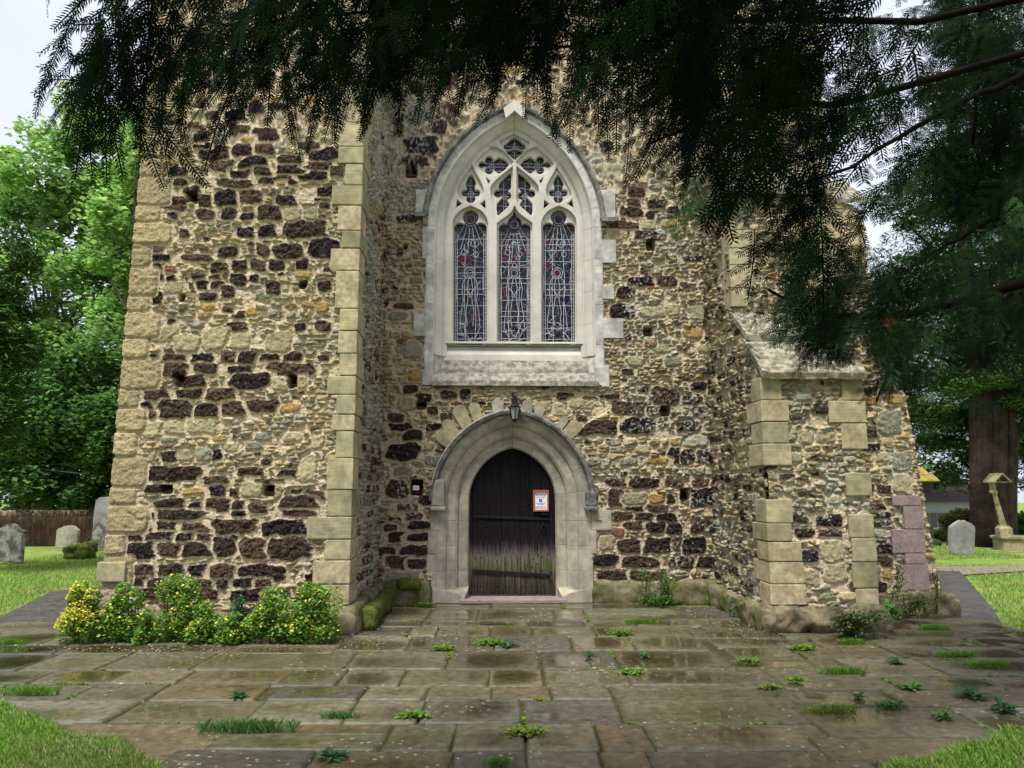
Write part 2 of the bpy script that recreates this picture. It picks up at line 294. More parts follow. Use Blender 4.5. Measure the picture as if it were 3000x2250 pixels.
def worley(u, z, cw, ch, seed, jx=.8, jz=.5):
    gz = z/ch; J = np.floor(gz).astype(int); F1 = np.full(u.shape, 9.); F2 = np.full(u.shape, 9.); ID = np.zeros(u.shape); ID2 = np.zeros(u.shape)
    for dj in (-1, 0, 1):
        j = J+dj; gx = u/cw+rnd(j, j*0+seed, 5)*3; I = np.floor(gx).astype(int)
        for di in (-1, 0, 1):
            i = I+di; px = i+.5+(rnd(i, j, seed)-.5)*jx; pz = j+.5+(rnd(i, j, seed+1)-.5)*jz
            d = (np.abs(gx-px)**2.6+np.abs(gz-pz)**2.6)**(1/2.6)
            better = d < F1; F2 = np.where(better, F1, np.minimum(F2, d))
            ID = np.where(better, rnd(i, j, seed+2), ID); ID2 = np.where(better, rnd(i, j, seed+3), ID2); F1 = np.where(better, d, F1)
    return F1, F2, ID, ID2
def zlist(z0, z1, zf, fine=.009, coarse=.028):
    a = list(np.arange(z0, min(zf, z1), fine)); 
    if z1 > zf: a += list(np.arange(max(zf, z0), z1, coarse))
    a.append(z1); return np.array(a)
def stonewall(name, org, ud, nd, u0, u1, zs, du=.009, stones=(), holes=(), seed=1, pal=RUB, cut=None, ulo=None, uhi=None,
              lichen=0, moss=.0, parent=None, keep=None, thick=.037, caps=()):
    us = np.linspace(u0, u1, int((u1-u0)/du)+2); U, Z = np.meshgrid(us, zs)
    lo = ulo(Z) if ulo is not None else u0; hi = uhi(Z) if uhi is not None else u1
    if ulo is not None or uhi is not None: U = lo+(U-u0)/(u1-u0)*(hi-lo)
    wu = U+.030*(fbm(U*7, Z*7, seed, 3)-.5)*2+.012*(vn(U*40, Z*40, seed)-.5); wz = Z+.022*(fbm(U*7, Z*9, seed+5, 3)-.5)*2+.010*(vn(U*40, Z*40, seed+8)-.5)
    a1 = worley(wu, wz, .112, .056, seed); a2 = worley(wu, wz, .19, .105, seed+20); s_ = fbm(U*1.1, Z*1.6, seed+9, 2) > .56
    F1, F2, ID, ID2 = [np.where(s_, q, p) for p, q in zip(a1, a2)]
    gap = F2-F1; mt = .12+.20*(fbm(U*3, Z*3, seed+12, 2)-.3)
    st = sstep(mt, mt+.16, gap)*(ID2 > .10)
    rough = fbm(U*22, Z*26, seed+30, 4); fine = fbm(U*70, Z*70, seed+33, 2)
    H = st*thick*(.35+.9*ID2)+(rough-.5)*.027+(fine-.5)*.012
    ledge = fbm(U*9, Z*45, seed+41, 2); H = H+(ledge-.5)*.026*st-.02*sstep(.68,.76,fbm(U*11,Z*30,seed+44,3))
    C = pick(ID, pal); mort = np.array(PAL['mort'])
    C = C*(.58+.98*rough[..., None])*(.75+.5*fine[..., None])*(.8+.4*ID2[..., None])
    C = mort*(.86+.28*fine[..., None])*(1-st[..., None])+C*st[..., None]
    # individually placed stones
    DU = U[:, 1]-U[:, 0]
    for k, (cu, cz, sw, sh, kind) in enumerate(stones):
        if kind == 'd': sw *= 1.07; sh *= 1.10
        i0, i1 = np.searchsorted(zs, [cz-sh*.75-.03, cz+sh*.75+.03]); 
        if i1 <= i0: continue
        ua = U[(i0+i1)//2]; j0, j1 = np.searchsorted(ua, [cu-sw*.7-.03, cu+sw*.7+.03])
        if j1-j0 < 2: continue
        sl = (slice(i0, i1), slice(j0, j1)); r1 = (k*.6180339) % 1; r2 = (k*.7548777) % 1
        x = (U[sl]-cu)/(sw/2); y = (Z[sl]-cz)/(sh/2)
        nzv = (fbm(U[sl]*9+k*3.1, Z[sl]*11+k, seed+50, 3)-.5); pw = 4.2 if kind != 'quoin' else 6
        if kind == 'slab': pw = 9; 
        am = {'quoin': .16, 'slab': .03}.get(kind, .62)
        y = y+((r1-.5)*.3*x+(r2-.5)*.35*x*x+((k*.37)%1-.5)*.25*np.abs(x))*(kind in ('d', 'b', 'o', 'g')); x = x*(1+((k*.71)%1-.5)*.25*y*(kind in ('d', 'b', 'o', 'g')))
        r = (np.abs(x)**pw+np.abs(y)**pw)**(1/pw)+nzv*am
        m = 1-sstep(.93, 1.02, r); band = .024/min(sw, sh)*2; ring = (r < 1+band)
        ring = ring & (m < .5)
        base = H[sl]; hh = {'d': .028, 'b': .026, 'o': .026, 'quoin': .034, 'slab': .018}.get(kind, .03)*(.75+.5*r2)
        bump_ = {'d': .048, 'quoin': .030, 'slab': .006}.get(kind, .026)
        hs = hh*(1-.22*np.clip(r, 0, 1)**6)+(rough[sl]-.5)*bump_+(fine[sl]-.5)*(.022 if kind == 'd' else .006)
        hm = (rough[sl]-.5)*.012+(fine[sl]-.5)*.006
        Hn = np.where(ring, np.minimum(base, hm+.004), base); H[sl] = Hn*(1-m)+hs*m
        if kind == 'd':
            c = np.array([(.024,.019,.019),(.038,.025,.021),(.058,.036,.026),(.085,.053,.037)][int(r1*4)])
            c = c*(.25+1.6*fine[sl][..., None])
            spk = (vn(U[sl]*75, Z[sl]*75, seed+70) > .80)[..., None]; c = np.where(spk, c+np.array((.10,.08,.06)), c)
        else:
            c = {'b': (.42,.36,.21), 'o': (.42,.28,.10), 'quoin': (.45,.36,.205), 'slab': (.42,.36,.19), 'g': (.27,.26,.19), 'r': (.26,.12,.075)}[kind]
            c = np.array(c)*(.82+.3*r2)*(.75+.5*rough[sl][..., None])
        cc = np.where(ring[..., None], mort*(.86+.28*fine[sl][..., None]), C[sl]); C[sl] = cc*(1-m[..., None])+c*m[..., None]
    for cu, wd_ in caps: H = np.where((np.abs(U-cu) < wd_), np.minimum(H, .034), H)
    for (cu, cz, sw, sh) in holes:
        m = 1-sstep(.86, 1.05, ((np.abs(U-cu)/(sw/2))**5+(np.abs(Z-cz)/(sh/2))**5)**.2+(rough-.5)*.25)
        H = H*(1-m)-.20*m; C = C*(1-m[..., None])+np.array((.05,.035,.025))*m[..., None]  # shade of the deep recess is put into the hole colour
    if lichen > 0:
        ln = fbm(U*2.2, Z*1.6, seed+60, 3)+(fbm(U*38, Z*38, seed+61, 3)-.5)*1.0
        lm = sstep(.72-lichen*.22, .80-lichen*.22, ln)[..., None]*.8; C = C*(1-lm)+np.array((.44,.45,.37))*lm
    if moss > 0:
        mn = sstep(.35, .9, (fbm(U*6, Z*6, seed+80, 4)-.25)+(moss-Z)/moss*.9)*(Z < moss*1.6); mn = mn[..., None]*.75
        C = C*(1-mn)+np.array((.075,.085,.03))*mn
    st_ = .8+.4*fbm(U*.8, Z*1.3, seed+90, 3)[..., None]; C = np.clip(C*st_, 0, 1)     # broad weather staining
    X = org[0]+ud[0]*U+nd[0]*H; Y = org[1]+ud[1]*U+nd[1]*H
    V = np.stack([X, Y, Z], -1).reshape(-1, 3); nzr, nur = U.shape
    idx = np.arange(nzr*nur).reshape(nzr, nur); Q = np.stack([idx[:-1, :-1], idx[:-1, 1:], idx[1:, 1:], idx[1:, :-1]], -1).reshape(-1, 4)
    ori = ud[0]*0  # orientation: want normal along nd
    if (ud[0]*nd[1]-ud[1]*nd[0]) > 0: Q = Q[:, ::-1]
    if cut is not None:
        inside = cut(U, Z).ravel(); Q = Q[~inside[Q].all(1)]
    if keep is not None:
        kp = keep(U, Z).ravel(); Q = Q[kp[Q].any(1)]
    return npmesh(name, V, Q, M['wall'], parent, col=C.reshape(-1, 3), smooth=True)
def crop(stones, x0, y0, sc_, Y, kind='d', X=None):
    """(cx, cy, w, h) measured in a crop with origin x0,y0 and scale -> (u, z, w, h, kind)"""
    out = []
    for s in stones:
        k = s[4] if len(s) > 4 else kind
        cx, cy, w_, h_ = s[0]/sc_+x0, s[1]/sc_+y0, s[2]/sc_, s[3]/sc_
        a = P(cx-w_/2, cy, Y); b = P(cx+w_/2, cy, Y); c = P(cx, cy-h_/2, Y); d = P(cx, cy+h_/2, Y)
        out.append(((a.x+b.x)/2, (c.z+d.z)/2, b.x-a.x, c.z-d.z, k))
    return out
def courses(u0, u1, z0, z1, rs, wr=(.14, .34), hr=(.09, .15), p=.75, kinds='ddddbo'):
    out = []; z = z0
    while z < z1:
        h = rs.uniform(*hr); u = u0+rs.uniform(0, .15)
        while u < u1-.08:
            w_ = min(rs.uniform(*wr), u1-u)
            if rs.rand() < p: out.append((u+w_/2, z+h/2+rs.uniform(-.01, .01), w_*.93, h*.86*rs.uniform(.75, 1), kinds[rs.randint(len(kinds))]))
            u += w_+.015
        z += h+.012+rs.exponential(.05)
    return out
S1 = 2.212
# -- left buttress front, transcribed from the photograph
LB_B = [(1055,12,200,40),(1280,12,210,40),(950,85,45,40),(1020,75,60,45),(1430,75,110,60),(1560,65,120,65),(1675,60,100,70),(1790,60,100,75),(1960,55,70,70),
(985,140,170,85),(1110,155,60,50),(1225,155,40,35),(1300,135,100,45),(1400,145,90,40),(1475,130,50,35),(1550,155,110,80),(1645,145,50,40),(1770,205,90,80),(2100,200,90,60),
(1085,200,60,40),(1020,218,70,40),(1015,275,80,75),(1250,190,50,40),(1320,190,80,50),(1415,185,90,45),(1475,230,90,70),(1350,265,110,55),
(1480,350,80,40),(1540,455,130,60),(1945,465,70,50),(2095,455,110,65),(1115,425,55,35),
(1000,665,100,45),(1130,662,140,50),(1315,650,150,75),(1490,655,120,70),(1612,650,110,75),(1750,660,120,55),(1895,650,110,60),(2095,662,70,35),
(1130,740,200,90),(1340,730,160,60),(1560,735,180,45),(1880,740,280,80),(1260,815,150,90),(1625,810,250,90),
(1020,905,170,70),(1235,895,180,55),(1430,895,190,80),(875,972,75,40),(955,970,75,50),(1140,1000,220,115),(1345,1000,150,100),(1520,985,165,85),(1720,972,190,80),
(880,1030,80,60),(970,1030,85,50),(1100,1300,100,65),(1405,1285,65,65),(1725,1335,65,35),
(1120,1410,360,90),(1405,1450,150,50),(1620,1400,160,60),(1880,1410,160,55),(1745,1460,200,40),
(1010,1505,140,50),(1410,1525,125,75),(1525,1540,70,60),(1930,1540,90,50),(2045,1540,110,50),
(1095,1612,190,75),(1280,1625,110,60),(1415,1620,150,80),(1550,1625,100,90),(1670,1630,130,70),(1935,1615,240,110),
(1060,510,170,110,'b'),(1215,560,170,110,'b'),(1395,540,160,150,'b'),(1560,550,120,100,'b'),(1810,555,165,130,'b'),(1000,1120,130,100,'b'),(1135,1105,150,90,'b'),(1310,1105,190,90,'b'),
(1215,1290,100,70,'b'),(1320,1275,90,90,'g'),(1885,985,130,55,'o'),(1635,1515,130,90,'b'),(1795,1520,60,80,'b'),(1255,1520,130,45,'o'),(1815,825,90,80,'b'),(1960,815,60,80,'b'),
(1125,205,120,70,'b'),(1635,355,60,55,'o'),(2090,330,90,70,'o'),(1350,330,80,45,'o'),(1650,1230,100,50,'g'),(2000,1380,110,170,'b'),(1960,120,110,40,'o'),(965,1300,90,70,'b'),(1430,1180,90,35,'o'),
(1900,1170,110,60,'b'),(2060,1200,80,90,'b'),(1700,1170,110,50,'g'),(1500,1240,90,60,'b'),(1100,1190,110,35,'g')]
LB_T = [(1060,1240,130,60),(1245,1230,120,50),(1125,1315,150,90),(1330,1305,100,90),(1465,1285,150,100),(1630,1275,130,80),(1855,1305,130,70),(2110,1245,120,60),(2105,1335,60,35),
(1155,1185,130,40),(1530,1190,250,50),(1795,1165,230,60),(2020,1135,190,65),(1340,1395,115,70),(1490,1385,95,75),(1605,1405,90,40),(1750,1380,145,85),
(1080,1535,90,55),(1195,1515,60,60),(1590,1505,115,65),(1755,1495,135,65),(1975,1485,265,115),(1470,1635,130,60),(1705,1625,80,75),(1870,1630,180,100),(2095,1610,200,110),
(1450,1075,150,80),(1560,1125,120,65),(1650,1050,180,70),(1700,1110,110,50),(1890,1100,170,50),(2070,1075,160,50),(2180,1110,80,60),(1160,1110,110,55),
(1390,990,190,90),(1575,970,140,75),(1715,965,120,60),(1890,1035,150,50),(2100,1000,190,70),(2000,945,150,50),(1310,940,120,45),(1310,890,90,60),(1550,850,150,80),(1720,880,160,80),(1270,820,90,45),
(1400,750,110,50),(1540,750,160,70),(1120,780,100,40),(1800,690,130,50),(1660,700,100,80),(1600,905,80,35,'o'),(1900,1390,120,80,'b'),(2010,1380,90,80,'b'),(1420,890,90,70,'g'),(1820,1190,60,35,'o')]
LB_D = [(945,90,150,70),(1100,95,150,58),(1270,98,170,70),(1520,98,290,100),(1840,112,285,110),(855,170,145,75),(1045,163,170,60),(1205,165,125,55),(1338,165,115,48),(1460,225,155,120),(1655,225,170,130),(1875,235,235,140),
(895,250,225,100),(1105,245,160,90),(1280,240,165,90),(930,380,150,80),(1105,375,155,90),(1285,385,130,78),(1450,385,190,90),(1700,390,270,90),(2005,430,50,50),
(910,455,150,70),(1030,460,130,60),(1335,462,130,60),(1455,465,110,60),(1580,462,120,60),(1710,462,100,60),(1110,15,370,60),(1545,10,80,30),(1935,5,220,40),(960,20,80,40),
(990,525,230,60),(1330,530,160,60),(1600,540,200,70),(1790,540,150,60)]
# -- recessed wall left and right of window and door
CW = [(1945,165,160,60),(2110,165,130,60),(1845,240,115,75),(1825,360,170,90),(1855,520,40,40),(1855,750,80,38),(2090,905,190,115),(1955,865,70,38),(1740,920,130,50),(1605,930,100,45),(1455,910,110,45),
(1860,990,225,90),(1690,1105,230,90),(1915,1100,210,100),(1560,1050,70,40),(2030,1005,90,60),(2170,1290,110,110),(1790,1465,150,45),(1970,1470,180,60),(2150,1470,120,50),(1775,1560,100,100),
(1910,1630,120,50),(2050,1630,130,60),(2130,1570,60,60),(1830,1410,40,28),(445,865,90,48),(525,915,100,50),(680,1040,80,42),(385,1105,150,50),(405,1270,200,100),(365,1510,135,110),(545,1580,80,60),
(430,1630,130,50),(700,900,110,50),(805,895,60,60),(360,1050,100,55),(470,1160,120,60),(600,1110,90,45),(590,1000,70,50),
(1900,1570,150,75,'b'),(2040,1570,100,60,'o'),(2020,360,170,70,'b'),(2150,350,100,80,'b'),(430,960,120,80,'b'),(470,610,130,110,'g'),(480,770,90,70,'o'),(1420,1000,120,80,'b'),(1310,980,110,70,'b'),(2050,1330,140,45,'o'),(1950,1250,100,60,'b'),(2170,1200,90,50,'o'),
(2150,680,110,70,'g'),(2080,600,120,50,'b'),(1900,680,110,60,'b'),(2000,560,80,60,'r'),(400,1390,130,60,'g'),(600,1330,110,60,'g'),(1640,1330,90,50,'g'),(1860,1330,120,45,'g'),(1560,960,150,60,'b')]
CT = [(500,740,130,110),(685,740,150,130),(635,830,90,80),(515,950,200,110),(470,1050,180,70),(430,1420,120,55),(1830,1470,190,80),(1880,1370,140,70),(2020,1395,80,50),(1890,1310,80,45),(2040,1325,130,55),
(2150,1370,80,60),(1915,1245,100,60),(2080,1135,70,45),(2090,1415,100,50),(2000,1525,190,60),(1720,950,80,60),(500,560,120,60),(560,640,120,60),(1690,880,100,60,'b'),(1780,1080,110,60,'b'),(2120,1450,110,50,'o'),(1990,1460,90,60,'b'),(1780,1530,110,70,'b'),(600,470,140,60),(700,520,110,70),(1880,1000,90,50,'o')]
CB = [(1820,30,140,62),(1965,35,130,62),(2110,40,130,62),(1905,85,140,48),(2035,100,120,60),(2160,110,90,70),(1865,215,150,80),(2050,215,180,90),(2190,210,90,90),(1935,320,230,68),(1700,310,160,70),(2180,320,130,65),(1750,415,190,70),(1990,420,200,70),
(470,30,110,50),(500,85,130,45),(320,105,80,50),(370,160,140,60),(500,165,140,48),(300,260,110,70),(470,250,180,72),(380,330,160,80),(490,335,120,60),(400,430,200,90,'g'),(1790,130,90,60,'r'),(1720,200,110,100,'b')]
CR = [(70,20,140,35),(175,90,40,60),(100,840,100,50),(150,1010,170,80),(60,935,110,50),(30,1100,140,62),(160,1300,150,90),(30,1300,90,90),(120,1470,110,50),(220,1480,80,50),(150,1560,220,110),(10,1570,60,80),(110,370,160,90,'b'),(90,1200,160,70,'b'),(150,600,130,60,'b'),(60,500,130,60,'o'),(200,430,60,70)]
CRB = [(145,90,190,80),(70,210,140,100),(20,330,100,80),(150,330,120,70)]
church = empty('church_tower', (1.2, DW, 0), 'medieval stone church tower of dark ironstone and buff rubble with arched west window and door', 'church')
bpy.context.view_layer.update()
ZT = 10.2; rs = np.random.RandomState(5)
XLc = P(1016, 1650, DF).x                    # inner corner of the left buttress
XRc = P(2263, 1700, DF).x                    # inner corner of the right buttress
XR2 = P(2556, 1700, DF).x                    # right edge of its front
XR3 = P(2762, 1740, D2).x                    # right edge of the set-back flank
xl0 = P(308, 1600, DF).x; xl1 = P(434, 253, DF).x; zl1 = P(434, 253, DF).z
XLo = lambda Z: xl0+(xl1-xl0)*Z/zl1
# pointed arches -----------------------------------------------------------
class Arch:
    def __init__(s, cxp, springp, basep, ap, cp):      # all in photograph pixels on the wall plane
        s.cx = P(cxp, springp, DW).x; s.k = (P(cxp+100, springp, DW).x-P(cxp, springp, DW).x)/100; s.kz = s.k*1.0
        s.zs = P(cxp, springp, DW).z; s.zb = P(cxp, basep, DW).z; s.a = ap*s.k; s.c = cp*s.k
    def inside(s, U, Z, d=0):
        x = np.abs(U-s.cx); up = (x+s.c)**2+(Z-s.zs)**2 < (s.a+s.c+d)**2
        return np.where(Z > s.zs, up, (x < s.a+d) & (Z > s.zb))
    def rise(s, d=0): return math.sqrt((s.a+s.c+d)**2-s.c**2)
    def path(s, d, n=24, zb=None, ts=None):
        """points left foot -> apex -> right foot at offset d; t < 0 is the jamb"""
        R = s.a+s.c+d; ph = math.acos(s.c/R); zb = s.zb if zb is None else zb
        ts = ts or [-1+i/6 for i in range(6)]+[i/n for i in range(n+1)]
        L_ = [(s.cx-s.a-d, s.zs+(s.zs-zb)*t) if t < 0 else (s.cx+s.c-R*math.cos(ph*t), s.zs+R*math.sin(ph*t)) for t in ts]
        return L_+[(2*s.cx-x, z) for x, z in L_[-2::-1]]
WIN = Arch(1507, 666, 1009, 196, 146); DOOR = Arch(1502, 1468, 1752, 128, 32)
def arch_sweep(A, prof, name, m, parent, n=24, zb=None, groove=()):
    ln = A.zs-(A.zb if zb is None else zb); la = A.rise(.2)*1.15; ts = {-1+i/6: 0 for i in range(6)}; ts.update({i/n: 0 for i in range(n+1)})
    for g_ in groove:
        e = .0055/(ln if g_ < 0 else la)
        for t in [t for t in ts if abs(t-g_) < e*1.6 and t not in (0, 1)]: del ts[t]
        ts[g_-e] = 0; ts[g_] = 1
        if g_+e < 1: ts[g_+e] = 0
    tl = sorted(ts); gl = [ts[t] for t in tl]; gl = gl+gl[-2::-1]
    rows = [A.path(d, n, zb, tl) for d, y in prof]; np_ = len(rows[0]); V = []; Q = []
    for j, (d, y) in enumerate(prof):
        for i, (x, z) in enumerate(rows[j]): V.append((x, DW+y+(.006 if gl[i] else 0), z))
    for j in range(len(prof)-1):
        for i in range(np_-1): Q.append((j*np_+i, (j+1)*np_+i, (j+1)*np_+i+1, j*np_+i+1))
    b = MB().add(V, Q); return b.build(name, m, parent)
def ray_union(c, circles, polys, n=240, a0=0, a1=2*math.pi, rmax=None):
    out = []
    for i in range(n):
        t = a0+(a1-a0)*i/n; dx, dy = math.cos(t), math.sin(t); best = 2
        for (x, y, r) in circles:
            ex, ey = c[0]-x, c[1]-y; b = ex*dx+ey*dy; q = b*b-(ex*ex+ey*ey-r*r)
            if q > 0: best = max(best, -b+math.sqrt(q))
        for pl in polys:
            for k in range(len(pl)):
                x1, y1 = pl[k]; x2, y2 = pl[(k+1) % len(pl)]; sx, sy = x2-x1, y2-y1; den = dx*sy-dy*sx
                if abs(den) < 1e-9: continue
                tt = ((x1-c[0])*sy-(y1-c[1])*sx)/den; uu = ((x1-c[0])*dy-(y1-c[1])*dx)/den
                if tt > 0 and -1e-6 <= uu <= 1+1e-6: best = max(best, tt)
        out.append((c[0]+dx*best, c[1]+dy*best))
    return out
def smooth(segs, n=7):
    out = []
    for s in segs:
        p = [s[0]]+list(s)+[s[-1]]
        for i in range(1, len(p)-2):
            for k in range(n):
                t = k/n; a, b, c, d = p[i-1], p[i], p[i+1], p[i+2]
                out.append(tuple(.5*((2*b[q])+(-a[q]+c[q])*t+(2*a[q]-5*b[q]+4*c[q]-d[q])*t*t+(-a[q]+3*b[q]-3*c[q]+d[q])*t**3) for q in (0, 1)))
        last = s[-1]
    if abs(last[0]-out[0][0])+abs(last[1]-out[0][1]) > 2: out.append(tuple(last))
    return out
def T(p): q = P(1220+p[0]/3.687, 280+p[1]/3.687, DW+.2); return (q.x, q.z)     # tracery crop -> metres
def mir(pl, cx=1060): return [(2*cx-x, y) for x, y in pl][::-1]
def plate(name, outer, holes, y, thick, bev, m, parent):
    """flat stone plate with openings whose edges are splayed by bev; outlines in metres, counter-clockwise or not"""
    from mathutils.geometry import delaunay_2d_cdt
    def clean(pl): return [p for i, p in enumerate(pl) if math.hypot(p[0]-pl[i-1][0], p[1]-pl[i-1][1]) > .0015]
    def area(pl): return sum(pl[i-1][0]*pl[i][1]-pl[i][0]*pl[i-1][1] for i in range(len(pl)))/2
    def ccw(pl): return pl if area(pl) > 0 else pl[::-1]
    def grow(pl, d):
        out = []
        for i in range(len(pl)):
            a, b, c = Vector(pl[i-1]), Vector(pl[i]), Vector(pl[(i+1) % len(pl)]); n1 = Vector(((b-a).y, -(b-a).x)).normalized(); n2 = Vector(((c-b).y, -(c-b).x)).normalized()
            n = n1+n2; n = n.normalized() if n.length > .2 else n1; k_ = min(1.6, 1/max(.3, n.dot(n1))); out.append(tuple(b+n*d*k_))
        return out
    outer = ccw(clean(outer)); holes = [ccw(clean(h)) for h in holes]; front = [grow(h, bev) for h in holes]
    V = []; Fc = []
    loops = [outer]+[h[::-1] for h in front]; vs_ = []; fs_ = []
    for l in loops: b0 = len(vs_); vs_ += [Vector(p) for p in l]; fs_.append(list(range(b0, b0+len(l))))
    # outline edges only; keep triangles whose centre is inside the outer loop and outside every hole
    ed = [(f[k_-1], f[k_]) for f in fs_ for k_ in range(len(f))]
    vo, eo, fo, *_ = delaunay_2d_cdt(vs_, ed, [], 0, 1e-6)
    def inp(p, pl):
        c = False
        for k_ in range(len(pl)):
            (x1, y1), (x2, y2) = pl[k_-1], pl[k_]
            if (y1 > p[1]) != (y2 > p[1]) and p[0] < (x2-x1)*(p[1]-y1)/(y2-y1)+x1: c = not c
        return c
    V += [(v.x, y, v.y) for v in vo]
    for f in fo:
        c = sum((vo[q] for q in f), Vector((0, 0)))/len(f)
        if inp(c, outer) and not any(inp(c, h) for h in front): Fc.append(tuple(f)[::-1])
    for h, g in zip(holes, front):
        n = len(h); b0 = len(V); V += [(p[0], y, p[1]) for p in g]+[(p[0], y+bev*1.5, p[1]) for p in h]+[(p[0], y+thick, p[1]) for p in h]
        for r_ in (0, 1):
            for k_ in range(n): Fc.append((b0+r_*n+k_, b0+r_*n+(k_+1) % n, b0+(r_+1)*n+(k_+1) % n, b0+(r_+1)*n+k_))
    return MB().add(V, Fc).build(name, m, parent)
# ---- walls
cutW = lambda U, Z: (WIN.inside(U, Z, 60*WIN.k*.8)) | ((np.abs(U-WIN.cx) < 262*WIN.k) & (Z > P(1507,1120,DW).z) & (Z < P(1507,700,DW).z) & (np.abs(U-WIN.cx) < 240*WIN.k))
cutD = lambda U, Z: DOOR.inside(U, Z, 95*DOOR.k) | ((np.abs(U-DOOR.cx) < 215*DOOR.k) & (Z < DOOR.zs)) & (Z < DOOR.zs)
zs = zlist(0, ZT, 5.9)
st = crop(CW, 1000, 750, S1, DW)+crop(CT, 1000, 0, S1, DW)+crop(CB, 1000, 1500, S1, DW)+crop(CR, 2000, 750, S1, DW)+crop(CRB, 2000, 1500, S1, DW)
ztop = P(1500, 250, DW).z
st = courses(XLc, XRc, ztop, ZT, rs)+courses(XLc+.02, XLc+.55, 3.0, 4.4, rs, p=.2, kinds='gbgd')+st
hol = [h[:4] for h in crop([(1990,487,62,66),(2100,1003,66,72),(515,968,66,50),(487,1500,84,110)], 1000, 750, S1, DW)+crop([(2005,1590,60,76),(485,580,70,76),(450,1110,80,76),(415,1600,36,34)], 1000, 0, S1, DW)+crop([(15,1545,60,80)], 2000, 750, S1, DW)]
HOLES_C = hol
stonewall('west_wall', (0, DW), (1, 0), (0, -1), XLc-.1, XRc+.1, zs, .009, st, hol, 3, cut=lambda U, Z: cutW(U, Z) | cutD(U, Z), moss=.35, lichen=.12, parent=church, caps=[(WIN.cx-272*WIN.k,.16),(WIN.cx+278*WIN.k,.18)])
# left buttress
stf = courses(XLo(7)+.25, XLc-.25, P(700,300,DF).z, ZT, rs, hr=(.07,.11), wr=(.12,.26))
q_ = []; z = .0; i = 0
while z < ZT:
    h = [.26,.20,.34,.23,.30,.18,.33,.27][i % 8]; wq = [.37,.24,.31,.21,.42,.27][i % 6]; q_.append((XLo(z)+wq/2-.01, z+h/2, wq+.02, h-.012, 'quoin')); z += h; i += 1
st = stf+crop(LB_B, 0, 750, S1, DF)+crop(LB_T, 0, 0, S1, DF)+crop(LB_D, 0, 1500, S1, DF)+q_
hol = [h[:4] for h in crop([(1180,268,44,54),(1965,185,54,56),(1160,805,74,84),(1895,815,60,86),(1080,1512,74,60),(1742,1520,78,74)], 0, 750, S1, DF)+crop([(1245,1282,80,66),(1300,665,60,84)], 0, 0, S1, DF)]
HOLES_L = hol
bl = stonewall('buttress', (0, DF), (1, 0), (0, -1), xl0, XLc, zlist(0, ZT, 5.4, .0085), .0085, st, hol, 8, ulo=XLo, parent=church, caps=[(XLc,.42)])
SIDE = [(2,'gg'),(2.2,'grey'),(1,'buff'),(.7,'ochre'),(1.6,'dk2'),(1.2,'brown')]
st = courses(DF+.2, DW, .3, 3.2, rs, p=.7, kinds='dddddg')+courses(DF+.2, DW, 3.2, ZT, rs, p=.35, kinds='ddgb')
o = stonewall('buttress_side', (XLc, 0), (0, 1), (1, 0), DF, DW+.05, zlist(0, ZT, 5.6, .010), .013, st, (), 14, pal=SIDE, lichen=1.0, parent=bl, thick=.05, caps=[(DF,.45)])
MB().box(XLo(0)+.06, XLc-.06, DF+.28, DW+2, 0, ZT-.02).build('core', M['mortar'], bl)
stonewall('buttress_side', (XLo(0)+.02, 0), (0, 1), (-1, 0), DF, DF+2.5, zlist(0, ZT, 0, .03, .03), .03, (), (), 19, pal=RUB, parent=bl, thick=.01)
# right buttress: low front stage, then the stage set back behind it
zc = P(2260, 1100, DF).z                     # eave of the weathering slope
zr2 = P(2260, 935, D2).z
rbs = courses(XRc+.3, XR2-.3, .5, zc, rs, wr=(.16,.34), hr=(.10,.2), p=.38, kinds='gggdbg')+crop([(865,900,120,60),(745,30,120,70),(945,55,180,90),(950,140,180,60),(790,140,120,60),(815,280,110,75),(960,250,150,140,'b'),(985,390,150,130,'b'),(830,420,130,100,'b')], 2000, 1500, S1, DF)
br = stonewall('buttress', (0, DF), (1, 0), (0, -1), XRc, XR2, zlist(0, zc, 9), .009, rbs, (), 23, pal=[(3,'gg'),(3,'grey'),(2,'buff'),(.6,'brown'),(.8,'dk2')], lichen=.45, parent=church, thick=.05, caps=[(XRc,.42),(XR2,.42)])
st = courses(DF+.15, DW, .3, 3.4, rs, p=.6, kinds='dddgb')+courses(DF+.15, DW, 3.4, ZT, rs, p=.2, kinds='ddgb')
def kr(U, Z): return (U > D2) | (Z < zc+(zr2-zc)*np.clip((U-DF)/(D2-DF), 0, 1))
stonewall('buttress_side', (XRc, 0), (0, 1), (-1, 0), DF, DW+.05, zlist(0, ZT, 5.6, .010), .013, st, (), 27, pal=RUBD, lichen=.2, parent=br, thick=.05, keep=kr, caps=[(DF,.45)])
xu = P(2424, 700, D2).x; xu2 = P(2534, 700, D2).x; zu = P(2534, 560, D2).z
zf1 = P(2575, 1062, D2).z; zf2 = P(2651, 1157, D2).z; XR3t = P(2655, 1200, D2).x
xr3 = lambda Z: XR3t+(XR3-XR3t)*np.clip(1-Z/zf2, 0, 1)
def kf(U, Z):
    lim = np.where(U < xu+.01, ZT, np.where(U < xu2, zu-(U-xu)*.6, np.where(U < P(2575,1062,D2).x, zu*0+P(2540,1000,D2).z-(U-xu2)*1.2, zf1-(U-P(2575,1062,D2).x)/(XR3t-P(2575,1062,D2).x)*(zf1-zf2))))
    return Z < lim
st = courses(XR2, XR3t, .5, 3, rs, wr=(.14,.3), hr=(.09,.16), p=.35, kinds='ddboq'.replace('q','g'))+courses(XRc+.2, xu, 3.4, ZT, rs, p=.25, kinds='dbog')
